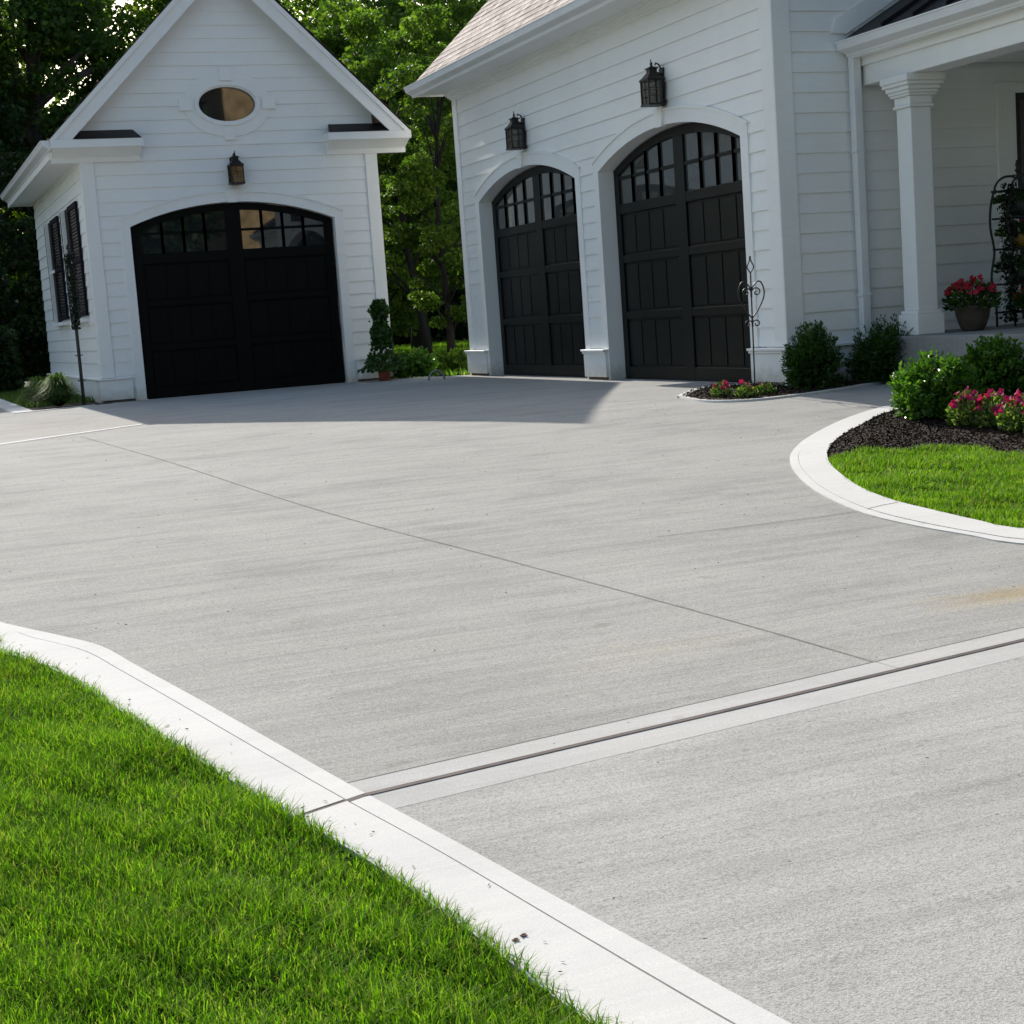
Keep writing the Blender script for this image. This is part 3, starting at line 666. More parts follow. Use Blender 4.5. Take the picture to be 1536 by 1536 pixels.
for (a, e) in ((EL+.3, 3.26), (5.66, ER-.3)):
    b = bmesh.new(); P_ = [Vector((a, GY-.29, 3.238)), Vector((e, GY-.29, 3.238)), Vector((e-(.06 if a < 3 else 0), GY-.01, 3.37)), Vector((a+(0 if a < 3 else .06), GY-.01, 3.37))]
    V = [b.verts.new(p) for p in P_]+[b.verts.new((p.x, GY-.01 if i > 1 else p.y, 3.236)) for i, p in enumerate(P_)]
    b.faces.new(V[:4])
    for i in range(4): j = (i+1) % 4; b.faces.new((V[i], V[j], V[4+j], V[4+i]))
    obj('return_roof', b, METALROOF, gar)
# side windows with shutters
for i, (a, e) in enumerate(((21.42, 23.32), (23.78, 25.68))):
    b = bmesh.new(); boxf(b, fs, a+.05, e-.33, 1.04, 1.09, 0, .10)
    for s0, s1, v0, v1 in ((e-.40, e-.345, 1.09, 2.58),): boxf(b, fs, s0, s1, v0, v1, 0, .075)
    boxf(b, fs, a+.97, e-.40, 1.83, 1.87, .026, .05)
    wn = obj('window', b, WHITE, gar)
    b = bmesh.new(); boxf(b, fs, a+.955, e-.40, 1.09, 2.58, .018, .024); obj('pane', b, SCREEN, wn)
    for s0, sw in ((a, .95), (e-.33, .33)):
        b = bmesh.new()
        for q0, q1 in ((s0, s0+.05), (s0+sw-.05, s0+sw)): boxf(b, fs, q0, q1, 1.12, 2.58, .018, .05)
        for v in (1.12, 1.82, 2.51): boxf(b, fs, s0+.05, s0+sw-.05, v, v+.07, .018, .048)
        v = 1.2
        while v < 2.5:
            prism(b, Fr((GL, s0+.05, 0), (-1, 0, 0), (0, 1, 0)), [(.02, v+.03), (.045, v), (.045, v+.008), (.02, v+.038)], 0, sw-.10); v += .042
        obj('shutter', b, SHUT, gar)

# ------------------------------------------------------------------ lanterns
def lantern(fr, s, v, label):
    o = fr(s, v, 0); t = thing('wall_lantern', label, 'lantern', o, 'black carriage lanterns above the garage doors')
    f = Fr(o, fr.S*.83, fr.N*.83)
    f.__class__ = FrZ
    b = bmesh.new(); boxf(b, f, -.055, .055, -.02, .40, .003, .03); bev(b, .006)
    tube(b, [f(0, .38, .02), f(0, .44, .05), f(0, .455, .09), f(0, .43, .10)], .008, 6)
    tube(b, [f(0, .33, .03), f(0, .35, .09), f(0, .31, .14)], .012, 6)
    obj('back_plate', b, BRONZE, t)
    c = .145; h = .095
    b = bmesh.new()
    for a, d in ((-1, -1), (-1, 1), (1, -1), (1, 1)): boxf(b, f, a*h-.008, a*h+.008, .0, .26, c+d*h-.008, c+d*h+.008)
    for v0, v1 in ((-.018, .004), (.255, .272)): boxf(b, f, -h-.014, h+.014, v0, v1, c-h-.014, c+h+.014)
    for v0 in (.085, .17):
        for a in (-1, 1): boxf(b, f, -h, h, v0, v0+.006, c+a*h-.004, c+a*h+.004); boxf(b, f, a*h-.004, a*h+.004, v0, v0+.006, c-h, c+h)
    for a in (-1, 1):
        boxf(b, f, -.003, .003, 0, .26, c+a*h-.004, c+a*h+.004); boxf(b, f, a*h-.004, a*h+.004, 0, .26, c-.003, c+.003)
    obj('cage', b, BRONZE, t)
    b = bmesh.new(); q = h-.006
    for a in (-1, 1): boxf(b, f, -q, q, .0, .256, c+a*q-.001, c+a*q+.001); boxf(b, f, a*q-.001, a*q+.001, .0, .256, c-q, c+q)
    obj('glass_panes', b, CLEAR, t)
    b = bmesh.new()
    for k in (-1, 0, 1): tube(b, [f(k*.03, .0, c), f(k*.03, .12+.02*(k == 0), c)], .011, 8)
    obj('candle', b, simple('candle_sleeve', (.75, .73, .68), .5) if False else WHITE, t)
    b = bmesh.new()
    prevr = None
    prof4 = [(h+.02, .272), (h-.01, .30), (.052, .345), (.045, .35), (.045, .385), (.06, .39), (.058, .40), (.02, .415), (.008, .43), (.014, .445), (.006, .465)]
    R4 = [[b.verts.new(f(sx*r, z, c+sy*r)) for sx, sy in ((-1, -1), (1, -1), (1, 1), (-1, 1))] for r, z in prof4]
    for A, B in zip(R4, R4[1:]):
        for k in range(4): b.faces.new((A[k], A[(k+1) % 4], B[(k+1) % 4], B[k]))
    b.faces.new(R4[0]); b.faces.new(R4[-1])
    tube(b, [f(0, .455, c), f(.012, .475, c), f(.0, .495, c)], .005, 6)
    obj('cap', b, BRONZE, t)
    return t
CLEAR, nt, N, Lk, P = mat('lantern_pane')
tr = N.new('ShaderNodeBsdfTransparent'); tr.inputs['Color'].default_value = (.62, .60, .57, 1); gl = N.new('ShaderNodeBsdfGlossy'); gl.inputs['Roughness'].default_value = .08
ms = N.new('ShaderNodeMixShader'); ms.inputs[0].default_value = .05; Lk.new(tr.outputs[0], ms.inputs[1]); Lk.new(gl.outputs[0], ms.inputs[2]); Lk.new(ms.outputs[0], N['Material Output'].inputs['Surface'])
lantern(ff, 17.32, 2.63, 'black wall lantern above the left garage door of the house, next to the gap')
lantern(ff, 13.80, 2.62, 'black wall lantern above the house garage door nearest the porch')
lantern(fg, 4.43, 2.65, 'dark wall lantern between the oval window and the wide garage door')

# ------------------------------------------------------------------ trees
def tree(name, x, y, h, r, label, mt, z_low=.25, n=22000, leaf=.15, trunk=.18, bark=BARK, group=None, clumps=110, lean=(0, 0), flat=1.0):
    t = thing(name, label, 'tree', (x, y, 0), group)
    zc = h*(1+z_low)/2; hz = h*(1-z_low)/2
    C = []
    while len(C) < clumps:
        p = rng.normal(size=3); p /= np.linalg.norm(p); p *= rng.uniform(.25, 1)**.45
        C.append((x+lean[0]+p[0]*r, y+lean[1]+p[1]*r*flat, zc+p[2]*hz*(1-.12*abs(p[0]))))
    C = np.array(C); cr = rng.uniform(.35, .95, clumps)*r*.30
    wts = cr**2; k = rng.choice(clumps, n, p=wts/wts.sum())
    d = rng.normal(size=(n, 3)); d = unit(d)*(rng.uniform(.1, 1, n)**.5)[:, None]; d[:, 2] *= .62
    L_ = C[k]+d*cr[k][:, None]; L_[:, 2] = np.maximum(L_[:, 2], .15)
    D = d+rng.normal(size=(n, 3))*.7; D[:, 2] -= .25
    pts_mesh('crown', leaf_quads(L_, D, leaf, .62, .35), [(0, 1, 2, 3)], mt, t)
    b = bmesh.new(); top = Vector((x+lean[0], y+lean[1], h*.82)); base = Vector((x, y, -.1))
    tp = [base.lerp(top, q)+Vector((math.sin(q*5+x)*.12*q, math.cos(q*4+y)*.12*q, 0)) for q in [i/9 for i in range(10)]]
    tube(b, tp, [trunk*(1.5 if i == 0 else 1)*(1-.085*i) for i in range(10)], 9)
    for j in range(26):
        c = C[j % clumps]; q = min(.92, max(.12, (c[2]-r*.35)/(h*.82))); i = int(q*9); s = tp[i]
        e = Vector(c); mid = s.lerp(e, .5)+Vector((0, 0, .12*r))
        tube(b, [s, s.lerp(mid, .5)+Vector((0, 0, .04*r)), mid, e], [trunk*.38, trunk*.28, trunk*.18, trunk*.05], 5)
    obj('trunk', b, bark, t, True)
    return t
gw = 'trees behind the garage'
tree('broadleaf_tree', 3.65, 38, 11.5, 3.2, 'tall tree with thick grey trunk at the far left behind the garage', LEAF_D, .30, 36000, .16, .30, BARK, gw, 110, (.3, 2.6))
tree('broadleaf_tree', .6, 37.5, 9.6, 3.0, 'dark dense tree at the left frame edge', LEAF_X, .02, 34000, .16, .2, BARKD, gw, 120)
tree('broadleaf_tree', 6.2, 43, 11.2, 3.6, 'fresh green tree over the left slope of the garage roof', LEAF_Y, .2, 30000, .16, .2, BARKD, gw, 110)
tree('broadleaf_tree', 10.6, 44, 10.5, 3.4, 'airy green tree just right of the garage gable peak', LEAF_M, .15, 17000, .15, .16, BARKD, gw, 110)
tree('broadleaf_tree', 12.6, 38.5, 12.0, 3.6, 'broad leafy tree in the middle of the gap between the roofs', LEAF_M, .08, 42000, .15, .2, BARKD, gw, 130)
tree('broadleaf_tree', 16.2, 42, 12.5, 3.8, 'large tree rising beside the brown shingle roof', LEAF_M, .06, 38000, .16, .2, BARKD, gw, 130)
tree('broadleaf_tree', 9.9, 33.5, 7.4, 2.2, 'shaded tree directly behind the right eave of the garage', LEAF_M, .04, 34000, .12, .12, BARKD, gw, 170)
tree('broadleaf_tree', 12.0, 31.5, 8.2, 2.2, 'deep green tree close to the left corner of the house', LEAF_M, .16, 32000, .12, .11, BARKD, gw, 170)
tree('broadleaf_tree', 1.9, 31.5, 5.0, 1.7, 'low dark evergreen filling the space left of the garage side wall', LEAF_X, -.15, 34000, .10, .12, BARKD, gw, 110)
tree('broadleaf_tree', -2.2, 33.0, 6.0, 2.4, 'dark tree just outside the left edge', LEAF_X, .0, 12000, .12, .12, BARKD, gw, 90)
tree('slender_tree', 8.55, 24.6, 5.6, 1.15, 'slim young tree with thin dark trunk near the house corner', LEAF_M, .10, 20000, .075, .07, BARKD, 'slim trees in the gap between garage and house', 80)
tree('slender_tree', 9.1, 27.4, 6.2, 1.5, 'slim tree behind, its dark trunk leaning left onto the sunlit lawn', LEAF_M, .12, 22000, .09, .075, BARKD, 'slim trees in the gap between garage and house', 80, (-.5, .2))
# far wood
n = 110000
Pw = np.stack([rng.uniform(-22, 48, n), rng.uniform(56, 66, n), rng.uniform(0, 1, n)], 1)
Pw[:, 2] = Pw[:, 2]**1.5*(9.6+1.6*np.sin(Pw[:, 0]*.55)+1.1*np.sin(Pw[:, 0]*1.7+1)+.8*np.sin(Pw[:, 0]*4.1))
tag(pts_mesh('far_wood', leaf_quads(Pw, rng.normal(size=(n, 3)), .42, .7, .3), [(0, 1, 2, 3)], LEAF_D), 'dark far wood closing the view behind the garden trees', 'wood', kind='stuff')
n = 60000
Pw = np.stack([rng.uniform(-16, 30, n), rng.uniform(45, 48.5, n), rng.uniform(0, 1, n)], 1)
Pw[:, 2] = Pw[:, 2]*(2.3+.6*np.sin(Pw[:, 0]*.9)+.4*np.sin(Pw[:, 0]*2.3+1))
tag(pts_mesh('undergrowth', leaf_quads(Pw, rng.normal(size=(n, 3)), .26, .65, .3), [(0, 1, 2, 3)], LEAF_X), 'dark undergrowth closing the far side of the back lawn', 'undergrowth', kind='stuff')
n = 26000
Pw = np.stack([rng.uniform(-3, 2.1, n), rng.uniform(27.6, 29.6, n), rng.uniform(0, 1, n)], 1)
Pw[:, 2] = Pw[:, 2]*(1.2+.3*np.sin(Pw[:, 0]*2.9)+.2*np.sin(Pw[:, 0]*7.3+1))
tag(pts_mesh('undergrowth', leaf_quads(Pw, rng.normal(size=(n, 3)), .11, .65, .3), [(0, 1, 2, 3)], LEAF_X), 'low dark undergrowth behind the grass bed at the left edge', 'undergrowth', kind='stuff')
# ------------------------------------------------------------------ shrubs and plants
def shrub(name, x, y, w, h, label, mt, n_tw=260, per=26, leaf=.032, spiky=.2, group=None, cat='shrub', rnd=.22, lw=.42):
    z0 = prof(y); t = thing(name, label, cat, (x, y, z0), group)
    th = rng.uniform(0, 2*np.pi, n_tw); el = np.arcsin(rng.uniform(-.62, 1, n_tw))
    d = np.stack([np.cos(th)*np.cos(el)*w/2, np.sin(th)*np.cos(el)*w/2, np.sin(el)*h*.62], 1)
    base = np.array([x, y, z0+h*.36]); ln = rng.uniform(.8, 1+spiky, n_tw)[:, None]
    tip = base+d*ln; st = base+d*.12-np.array([0, 0, h*.12]); b = bmesh.new()
    for i in range(0, n_tw, 6): tube(b, [Vector((x, y, z0-.02)), Vector(st[i]), Vector(tip[i])], [.006, .004, .0015], 4)
    obj('stems', b, BARKD, t)
    q = (rng.uniform(0, 1, (n_tw, per))**.55)[..., None]
    C = st[:, None]+(tip-st)[:, None]*q+rng.normal(size=(n_tw, per, 3))*.012*(w/.5)
    D = (tip-st)[:, None]*1.0+rng.normal(size=(n_tw, per, 3))*rnd*w
    C = C.reshape(-1, 3); D = D.reshape(-1, 3); C[:, 2] = np.maximum(C[:, 2], z0+.02)
    pts_mesh('foliage', leaf_quads(C, D, leaf, lw, .3), [(0, 1, 2, 3)], mt, t); return t
shrub('evergreen_shrub', 7.13, 11.47, .42, .50, 'round dark evergreen shrub at the house corner', YEW, 560, 30, .030, .32, 'evergreen shrubs along the porch wall')
shrub('evergreen_shrub', 7.90, 11.46, .66, .48, 'dark evergreen shrub between downspout and porch column', YEW, 680, 30, .030, .32, 'evergreen shrubs along the porch wall')
bx = gnd(1404, 626)
shrub('boxwood_shrub', bx[0], bx[1], .56, .44, 'sunlit bright green boxwood nearest the curved curb', BOX, 420, 26, .036, .13, 'boxwoods in the curved bed', rnd=.5, lw=.6)
bx = gnd(1494, 600)
shrub('boxwood_shrub', bx[0], bx[1], .52, .46, 'boxwood behind, half in shade in front of the porch floor', BOX, 420, 26, .036, .13, 'boxwoods in the curved bed', rnd=.5, lw=.6)
_fl = {}
def blossom_mesh(key, mt, r):
    if key in _fl: return _fl[key]
    b = bmesh.new(); c = b.verts.new((0, 0, -r*.55)); n = 15
    rim = [b.verts.new((math.cos(2*math.pi*k/n)*r*(1 if k % 3 else .72), math.sin(2*math.pi*k/n)*r*(1 if k % 3 else .72), (.0 if k % 3 else -.1*r))) for k in range(n)]
    for k in range(n): b.faces.new((c, rim[k], rim[(k+1) % n]))
    me = bpy.data.meshes.new('flower'); b.to_mesh(me); b.free(); me.materials.append(mt); _fl[key] = me; return me
def flowers(x, y, w, h, label, nf, mt, key, r=.026, nl=260, group=None, z0=None, leafs=.03, name='flowering_plant', lm=None):
    z0 = prof(y)+.012 if z0 is None else z0
    t = thing(name, label, 'flowers', (x, y, z0), group)
    a = rng.uniform(0, 2*np.pi, nl); q = rng.uniform(0, 1, nl)**.5; zz = rng.uniform(.05, 1, nl)
    C = np.stack([x+np.cos(a)*q*w/2, y+np.sin(a)*q*w/2, z0+zz*h*(1-.55*q*q)], 1)
    D = C-np.array([x, y, z0-.02])+rng.normal(size=(nl, 3))*.05
    b = bmesh.new()
    for i in range(0, nl, 9): tube(b, [Vector((x, y, z0-.01)), Vector(C[i])], [.003, .0015], 4)
    obj('stems', b, PETL, t)
    pts_mesh('foliage', leaf_quads(C, D, leafs, .6, .3), [(0, 1, 2, 3)], lm or PETL, t)
    for k in range(nf):
        a = random.uniform(0, 6.28); q = random.random()**.5; o = bpy.data.objects.new('flower', blossom_mesh(key, mt, r)); COL.objects.link(o); o.parent = t
        s = random.uniform(.75, 1.2)
        o.location = (math.cos(a)*q*w/2, math.sin(a)*q*w/2, h*(1-.5*q*q)*random.uniform(.82, 1.08)+.008); o.scale = (s,)*3
        o.rotation_euler = (random.uniform(.2, 1.3), random.uniform(-.4, .4), math.radians(-70)+random.uniform(-1.3, 1.8))
    return t
gf = 'magenta petunias in the narrow bed'
f1 = gnd(1083, 597); flowers(f1[0], f1[1], .17, .13, 'magenta petunia nearest the tip of the narrow bed', 9, MAG, 'm', .024, 300, gf)
f1 = gnd(1118, 598); flowers(f1[0], f1[1], .16, .12, 'petunia with few blooms in the middle of the narrow bed', 5, MAG, 'm', .024, 260, gf)
f1 = gnd(1148, 594); flowers(f1[0], f1[1], .17, .10, 'mostly green petunia right of the iron stake', 2, MAG, 'm', .02, 240, gf)
gf = 'magenta petunias in front of the boxwoods'
for i, (px, py, nf, lab) in enumerate(((1452, 640, 8, 'magenta petunia at the left end of the row before the boxwoods'), (1492, 642, 9, 'magenta petunia second from the left before the boxwoods'), (1528, 648, 12, 'magenta petunia with the most blooms before the boxwoods'), (1570, 655, 8, 'magenta petunia at the right frame edge'))):
    f1 = gnd(px, py); flowers(f1[0], f1[1], .26, .22 if i < 3 else .28, lab, nf*2+6, MAG, 'm2', .026, 420, gf, leafs=.036)
# ornamental grass by the garage
def tuft(x, y, w, h, n, label):
    t = thing('ornamental_grass', label, 'plant', (x, y, prof(y)), 'ornamental grasses by the garage wall')
    a = rng.uniform(0, 2*np.pi, n); L_ = rng.uniform(.35, 1.2, n)*h; o = rng.uniform(.05, 1, n)**.8*w/2
    jit = rng.normal(size=(n, 2))*.05; V = np.zeros((n, 8, 3)); d = np.stack([np.cos(a), np.sin(a)], 1); e = np.stack([-np.sin(a), np.cos(a)], 1)*.0035
    for i, (q, zz, ww) in enumerate(((.05, 0, 1), (.3, .65, 1), (.65, .95, .8), (1, .72, .1))):
        c = np.array([x, y])+d*(o*q)[:, None]+jit*q
        V[:, 2*i, :2] = c-e*ww; V[:, 2*i+1, :2] = c+e*ww; V[:, 2*i:2*i+2, 2] = (L_*(1-.62*(2*o/w)**2)*zz*1.15+prof(y)+.005)[:, None]
    pts_mesh('foliage', V, [(0, 1, 3, 2), (2, 3, 5, 4), (4, 5, 7, 6)], ORNG, t, True)
tuft(1.98, 20.8, .72, .34, 3200, 'pale green mounded grass at the corner of the white curb')
tuft(1.85, 21.9, .66, .3, 2400, 'darker mounded grass behind, closer to the left frame edge')
# potted vine at the garage corner
pt = thing('flower_pot', 'red terracotta pot at the right corner of the small garage', 'pot', (6.08, 20.25, 0))
b = bmesh.new(); lathe(b, (6.08, 20.25, 0), [(.07, .0), (.088, .18), (.102, .185), (.102, .235), (.09, .235), (.085, .21)]); obj('pot_body', b, TERRA, pt, True)
b = bmesh.new(); lathe(b, (6.08, 20.25, .20), [(.02, 0), (.085, .0), (.084, .012)], 20); obj('soil', b, MULCH, pt)
vn = thing('climbing_plant', 'tall dark green climbing plant growing out of the terracotta pot', 'plant', (6.08, 20.25, .15))
b = bmesh.new()
for k in range(3): a = k*2.1; tube(b, [(6.08+.03*math.cos(a), 20.25+.03*math.sin(a), .15), (6.08+.06*math.cos(a), 20.25+.06*math.sin(a), .6), (6.08+.03*math.cos(a), 20.25+.03*math.sin(a), 1.0)], .007, 5)
obj('stems', b, BARKD, vn)
n = 3200; zz = rng.uniform(0, 1, n); ww = np.where(zz < .34, .36*(1-zz*1.75), .15*(1-.35*zz)+.05*np.sin(zz*17)*rng.uniform(.3, 1, n)); a = rng.uniform(0, 2*np.pi, n); q = rng.uniform(.2, 1, n)**.6
C = np.stack([6.08+np.cos(a)*q*ww, 20.25+np.sin(a)*q*ww, .25+zz*.80-.12*(q*ww > .15)], 1)
pts_mesh('foliage', leaf_quads(C, rng.normal(size=(n, 3))+np.array([0, 0, -.4]), .055, .6, .3), [(0, 1, 2, 3)], YEW, vn)
shrub('perennial_plant', 6.62, 20.75, .62, .36, 'low leafy plant on the lawn edge beside the terracotta pot', BOX, 200, 22, .06, .3, cat='plant', rnd=.5, lw=.6)
shrub('perennial_plant', 7.35, 21.3, .6, .30, 'low leafy plant behind the end of the drive', LEAF_M, 150, 22, .06, .3, cat='plant')
b = bmesh.new(); c0 = gnd(655, 570); tube(b, [(c0[0]+.11*math.cos(t)*.95, c0[1], .12*math.sin(t)) for t in np.linspace(0, math.pi, 15)], .012, 6)
tag(obj('garden_hoop', b, simple('grey_plastic', (.20, .21, .20), .5), smooth=True), 'small grey hoop standing in the grass at the end of the drive', 'hoop')
# ------------------------------------------------------------------ iron stake with scrolls
sx, sy = gnd(1133, 592); sz = prof(sy)
st = thing('garden_stake', 'dark wrought iron garden stake with heart scrolls by the house corner', 'garden stake', (sx, sy, sz))
ax = Vector((math.cos(YAW), -math.sin(YAW), 0)); lean = .0
SP_ = lambda u, v: Vector((sx, sy, sz))+ax*(u+v*.012)+Vector((0, 0, v))
b = bmesh.new(); tube(b, [SP_(0, -.05), SP_(0, .5), SP_(0, .99)], .0065, 6); tube(b, [SP_(0, .55), SP_(.0, .63)], .009, 6); tube(b, [SP_(0, .79), SP_(.0, .84)], .009, 6)
obj('rod', b, IRON, st)
def spiral(cx_, cy_, r, a0, turns, s, n=26, r_end=.25):
    return [(cx_+s*r*(1-(1-r_end)*i/n)*math.cos(a0+turns*2*math.pi*i/n), cy_+r*(1-(1-r_end)*i/n)*math.sin(a0+turns*2*math.pi*i/n)) for i in range(n+1)]
b = bmesh.new()
for s in (-1, 1):
    h_ = [(s*u, v) for u, v in [(.0, .62), (.045, .68), (.09, .76), (.105, .83), (.085, .90), (.055, .915), (.02, .885), (.005, .85)]]
    tube(b, [SP_(u, v) for u, v in catmull(h_, 5)], .0056, 6)
    tube(b, [SP_(u, v) for u, v in spiral(s*.042, .83, .038, math.pi*.9, -1.15, -s*-1)], .0052, 6)
    tube(b, [SP_(u, v) for u, v in spiral(s*.034, .575, .034, math.pi, -1.1, -s*-1)], .0052, 6)
obj('scrolls', b, IRON, st, True)
b = bmesh.new()
for s in (-1, 1): tube(b, [SP_(s*u, v) for u, v in catmull([(0, .985), (.026, 1.03), (.012, 1.07), (0, 1.095)], 5)], .005, 6)
tube(b, [SP_(0, 1.09), SP_(0, 1.12)], .009, 6)
obj('finial', b, IRON, st, True)
b = bmesh.new(); tube(b, [SP_(0, .385), SP_(.06, .383), SP_(.11, .378)], .003, 5); tube(b, [SP_(0, .375), SP_(0, .395)], .008, 6); obj('hook', b, IRON, st)
# ------------------------------------------------------------------ iron trellis at the garage side
tx, ty = 2.30, 20.98
ts = thing('garden_trellis', 'tall narrow black iron trellis beside the garage side windows', 'trellis', (tx, ty, 0))
b = bmesh.new(); tube(b, [(tx, ty, -.02), (tx, ty, 1.0)], .022, 7); tube(b, [(tx, ty, 1.0), (tx, ty, 1.95)], .010, 6)
for s in (-1, 1): tube(b, [(tx, ty, .95), (tx+s*.05, ty, 1.05), (tx+s*.05, ty, 1.6), (tx, ty, 1.9)], .007, 6)
for z in (.3, .62, .95, 1.2, 1.4, 1.6): tube(b, [(tx-.05, ty, z), (tx+.05, ty, z)], .007, 5)
lathe(b, (tx, ty, 1.94), [(.004, 0), (.026, .02), (.018, .05), (.002, .08)], 10)
obj('iron_frame', b, IRON, ts)
vv = thing('climbing_vine', 'dark vine twined round the upper half of the iron trellis', 'vine', (tx, ty, 1.0))
n = 1500; zz = rng.uniform(.95, 1.9, n); C = np.stack([tx+rng.uniform(-.05, .05, n), ty+rng.uniform(-.04, .04, n), zz], 1)
pts_mesh('foliage', leaf_quads(C, rng.normal(size=(n, 3)), .035, .5, .3), [(0, 1, 2, 3)], IVYD, vv)
# ------------------------------------------------------------------ porch pots and plant stand
def urn(x, y, z0, s, label, fl_label, nf):
    t = thing('urn', label, 'urn', (x, y, z0), 'stone urns on the porch floor')
    b = bmesh.new(); lathe(b, (x, y, z0), [(.11*s, 0), (.13*s, .02*s), (.155*s, .08*s), (.185*s, .17*s), (.195*s, .24*s), (.21*s, .255*s), (.21*s, .285*s), (.185*s, .285*s), (.18*s, .25*s)])
    obj('urn_body', b, STONEP, t, True)
    b = bmesh.new(); lathe(b, (x, y, z0+.27*s), [(.02, 0), (.15*s, 0), (.149*s, .012)], 20); obj('soil', b, MULCH, t)
    flowers(x, y, .62*s, .34*s, fl_label, nf, RED, 'r', .026, 520, 'red geraniums on the porch', z0+.24*s, .05, lm=YEW)
urn(8.42, 11.05, PZ, .74, 'brown stone urn on the porch floor beside the column', 'red geranium filling the urn beside the porch column', 80)
urn(9.02, 10.98, PZ, .62, 'brown stone urn at the right frame edge on the porch', 'red geranium in the urn at the right frame edge', 34)
kx, ky = 9.13, 11.32
ps = thing('plant_stand', 'black wrought iron shelf stand with domed top on the porch', 'plant stand', (kx, ky, PZ))
hwid = .17; TP = 1.15
for s_ in (-1, 1):
    for yy in (-.12, .12):
        b = bmesh.new(); side = catmull([(s_*hwid*.95, PZ), (s_*hwid*.98, PZ+.2), (s_*hwid*1.2, PZ+.42), (s_*hwid*.98, PZ+.64), (s_*hwid*1.18, PZ+.85), (s_*hwid*1.12, PZ+1.02), (s_*hwid*.9, PZ+TP)], 5)
        tube(b, [(kx+u, ky+yy, z) for u, z in side], .011, 6); obj('side_rail', b, IRON, ps, True)
for z in (PZ+.12, PZ+.36, PZ+.66, PZ+.92, PZ+TP):
    b = bmesh.new()
    for yy in (-.13, .13): tube(b, [(kx-hwid, ky+yy, z), (kx+hwid, ky+yy, z)], .009, 6)
    for k in range(11): u = -hwid+2*hwid*k/10; tube(b, [(kx+u, ky-.13, z), (kx+u, ky+.13, z)], .004, 4)
    obj('shelf', b, IRON, ps)
b = bmesh.new()
for yy in (-.11, .11): tube(b, [(kx+hwid*.9*math.cos(t), ky+yy, PZ+TP+.125*math.sin(t)) for t in np.linspace(0, math.pi, 17)], .010, 6)
for k in range(1, 12):
    u = -hwid*.9+1.8*hwid*k/12; tube(b, [(kx+u, ky-.11, PZ+TP), (kx+u, ky-.11, PZ+TP+.125*math.sqrt(max(0, 1-(u/(hwid*.9))**2)))], .0035, 4)
tube(b, [(kx, ky-.11, PZ+TP+.125), (kx, ky+.11, PZ+TP+.125)], .006, 5)
tube(b, [(kx, ky, PZ+TP+.12), (kx, ky, PZ+TP+.25)], .008, 6); lathe(b, (kx, ky, PZ+TP+.14), [(.004, 0), (.020, .02), (.006, .045), (.014, .07), (.002, .11)], 10)
obj('domed_top', b, IRON, ps)
def potted(x, y, z, r, h, pm, plab, flab, nf, fm, fk, lm, w=.34, fh=.2):
    t = thing('flower_pot', plab, 'pot', (x, y, z), 'pots on the plant stand')
    b = bmesh.new(); lathe(b, (x, y, z), [(r*.6, 0), (r*.95, h*.45), (r, h*.75), (r*.9, h*.95), (r*.95, h), (r*.85, h), (r*.8, h*.9)]); obj('pot_body', b, pm, t, True)
    b = bmesh.new(); lathe(b, (x, y, z+h*.86), [(.01, 0), (r*.8, 0), (r*.79, .01)], 16); obj('soil', b, MULCH, t)
    flowers(x, y, w, fh, flab, nf, fm, fk, .022, 320, 'flowers on the plant stand', z+h*.9, .045, lm=lm)
potted(kx+.0, ky, PZ+.93, .085, .13, DARKP, 'dark glazed pot on the top shelf of the iron stand', 'dark trailing plant on the top shelf', 1, RED, 'r', YEW, .42, .10)
potted(kx-.01, ky, PZ+.67, .08, .11, YELLOWP, 'mustard yellow round pot on the middle shelf', 'red flowers in the mustard yellow pot', 12, RED, 'r', YEW, .38, .12)
potted(kx-.01, ky, PZ+.37, .08, .10, DARKP, 'dark pot on the lowest shelf of the iron stand', 'white and violet flowers in the pot on the lowest shelf', 14, PINKW, 'w', YEW, .42, .18)
vs = thing('climbing_vine', 'leafy vine twined up the left rail of the porch stand', 'vine', (kx-hwid, ky, PZ))
n = 1300; zz = rng.uniform(.05, 1.2, n); C = np.stack([kx-hwid*(1.05+.1*np.sin(zz*15))+rng.normal(size=n)*.026, ky-.10+rng.normal(size=n)*.04, PZ+zz], 1)
pts_mesh('foliage', leaf_quads(C, rng.normal(size=(n, 3)), .035, .6, .3), [(0, 1, 2, 3)], IVYD, vs)
def litter(name, P, off, size, mt, lab, cat):
    C = np.stack([P[:, 0], P[:, 1], zprof(P[:, 1])+off+.003], 1); D = rng.normal(size=(len(P), 3)); D[:, 2] *= .08
    return tag(pts_mesh(name, leaf_quads(C, D, size, .22, .1), [(0, 1, 2, 3)], mt), lab, cat, kind='stuff')
CLIP = foliage('dry_clipping', [(.05, .07, .02), (.12, .11, .05), (.16, .12, .07), (.05, .035, .025)], .1, .8, 3, .05)
t_ = rng.uniform(0, 1, 420)**1.0; A_, B_ = resample(LO, 1000), resample(LI, 1000); w_ = 1-rng.exponential(.16, 420); w_ = np.clip(w_, .02, .995)
i_ = (t_*999).astype(int); litter('grass_clippings', A_[i_]*(1-w_)[:, None]+B_[i_]*w_[:, None], .008, .014, CLIP, 'dry grass clippings scattered on the front curb', 'clippings')
Pq = scatter(drive_poly, 5200, (-3, 2.5, 8, 18)); litter('ground_litter', Pq[:1500], .001, .012, CLIP, 'tiny bits of leaf litter on the driveway', 'litter')
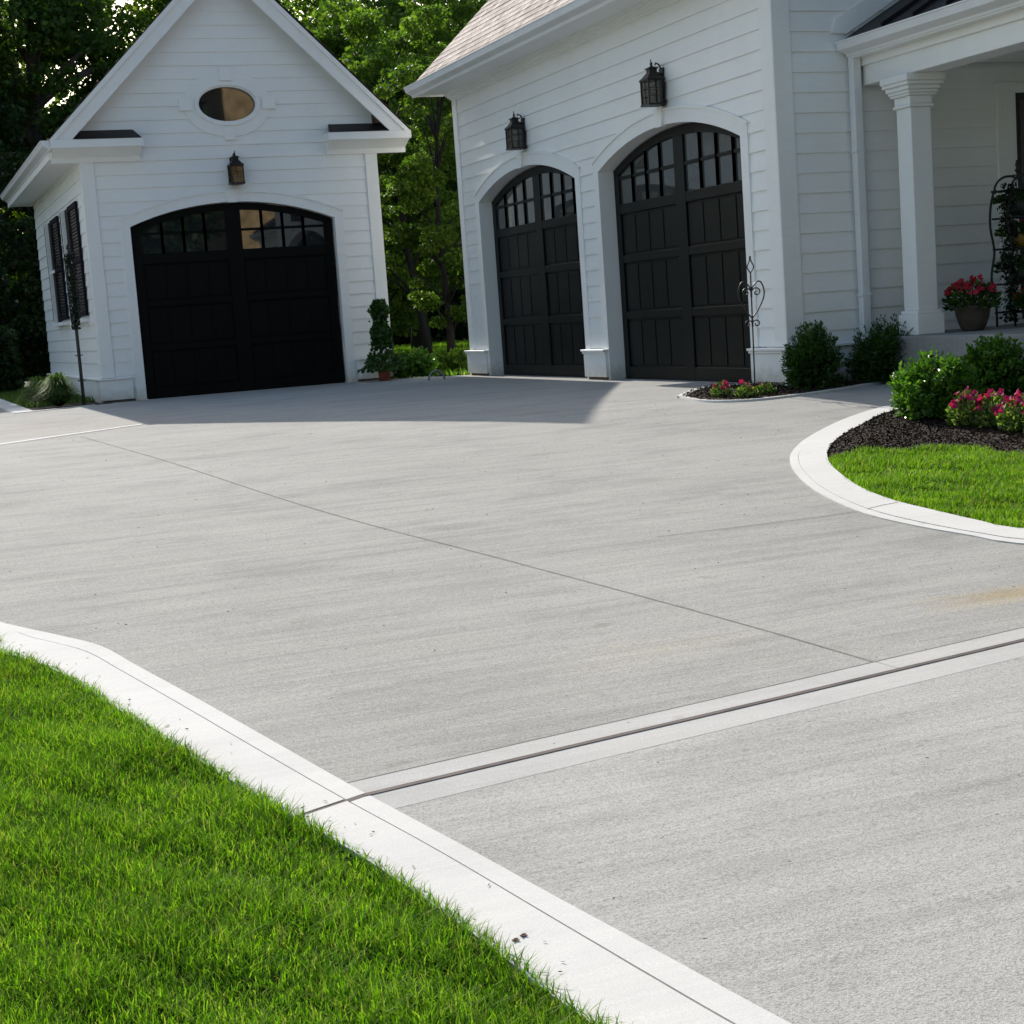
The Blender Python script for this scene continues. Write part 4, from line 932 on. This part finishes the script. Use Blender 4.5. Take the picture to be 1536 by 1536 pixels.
# two fallen leaves on the curb
for k, (px, py, lab) in enumerate(((774, 1417, 'tiny dry brown leaf lying on the curb, nearer the lawn'), (786, 1410, 'tiny dry brown leaf lying on the curb, farther from the lawn'))):
    x, y = gnd(px, py); z = prof(y)+.0085; b = bmesh.new(); r = .010
    V = [b.verts.new((x+r*math.cos(a)*(1 if i % 2 else .5), y+r*math.sin(a)*(.6 if i % 2 else .4), z+.0012*(i % 3))) for i, a in enumerate(np.linspace(0, 6.28, 9)[:-1])]
    f = b.faces.new(V); ex = bmesh.ops.extrude_face_region(b, geom=[f])
    for v in ex['geom']:
        if isinstance(v, bmesh.types.BMVert): v.co.z += .002
    tag(obj('fallen_leaf', b, simple('dry_leaf', (.10, .03, .02), .8)), lab, 'leaf', 'fallen leaves on the curb')
# ------------------------------------------------------------------ behind the camera: what the windows mirror
nb = thing('tan_brick_house', 'tan brick house across the street, seen only mirrored in the panes', 'house', (18, -14, 0))
b = bmesh.new(); boxw(b, 11.75, 24, -22, -14, -1.5, 12.5); obj('wall', b, TAN, nb)
b = bmesh.new(); f_ = Fr((0, 0, 0), (1, 0, 0), (0, 1, 0)); prism(b, f_, [(11.3, 12.5), (24.5, 12.5), (18.4, 16.5)], -22.3, -13.7); obj('roof', b, ROOFD, nb)
fb = Fr((0, -14, 0), (1, 0, 0), (0, 1, 0))
for x in (17, 20.5):
    for z in (1.5, 5): 
        b = bmesh.new(); boxf(b, fb, x, x+1.2, z, z+1.7, .01, .06); w_ = obj('window', b, WHITE, nb)
        b = bmesh.new(); boxf(b, fb, x+.1, x+1.1, z+.1, z+1.6, .061, .07); obj('pane', b, GLASS, w_)
gb = 'trees across the street behind the camera'
for i, (x, y, h, r, lab) in enumerate(((7.3, -15, 15, 3.8, 'dark tree left of the tan brick house in the mirror image'), (1.5, -17, 15, 4.4, 'dark tree mirrored in the wide garage door'), (14.4, -11.5, 11, .7, 'narrow tree in front of the tan brick house'), (-4, -15, 12, 4.2, 'dark tree far to the left across the street'))):
    tree('street_tree', x, y, h, r, lab, LEAF_X, .0, 40000, .36, .25, BARKD, gb, 300)
gb = 'unseen trees added on the left for reflections'
for i, (x, y, h, r, lab) in enumerate(((-7.5, 36, 8, 3.2, 'unseen leafy tree added left of the drive for reflections, nearer one'), (-11.5, 44, 9, 4, 'unseen leafy tree added left of the drive for reflections, farther one'))):
    tree('street_tree', x, y, h, r, lab, LEAF_D, .1, 8000, .3, .25, BARKD, gb, 60)  # out of view, added for what the house door panes reflect
# ------------------------------------------------------------------ light
SUN_EL, SUN_AZ = R_(29.6), R_(-1.2)                          # azimuth from +Y towards +X
sd = Vector((math.sin(SUN_AZ)*math.cos(SUN_EL), math.cos(SUN_AZ)*math.cos(SUN_EL), math.sin(SUN_EL)))
l = bpy.data.lights.new('sun', 'SUN'); l.energy = 4.6; l.angle = R_(.5); l.color = (1, .94, .86)
so = bpy.data.objects.new('sun', l); COL.objects.link(so); so.rotation_euler = sd.to_track_quat('Z', 'Y').to_euler(); so.location = (0, 0, 30)
w = bpy.data.worlds.new('World'); scene.world = w; w.use_nodes = True; nt = w.node_tree
sk = nt.nodes.new('ShaderNodeTexSky'); sk.sky_type = 'NISHITA'; sk.sun_disc = False; sk.sun_elevation = SUN_EL; sk.sun_rotation = SUN_AZ
sk.air_density = 1.3; sk.dust_density = 2.2; sk.ozone_density = 1.5
nt.links.new(sk.outputs[0], nt.nodes['Background'].inputs['Color']); nt.nodes['Background'].inputs['Strength'].default_value = .15
scene.view_settings.view_transform = 'Standard'; scene.view_settings.look = 'None'; scene.view_settings.exposure = .35; scene.view_settings.gamma = 1
scene.render.engine = 'CYCLES'; scene.render.resolution_x = 1024; scene.render.resolution_y = 1024
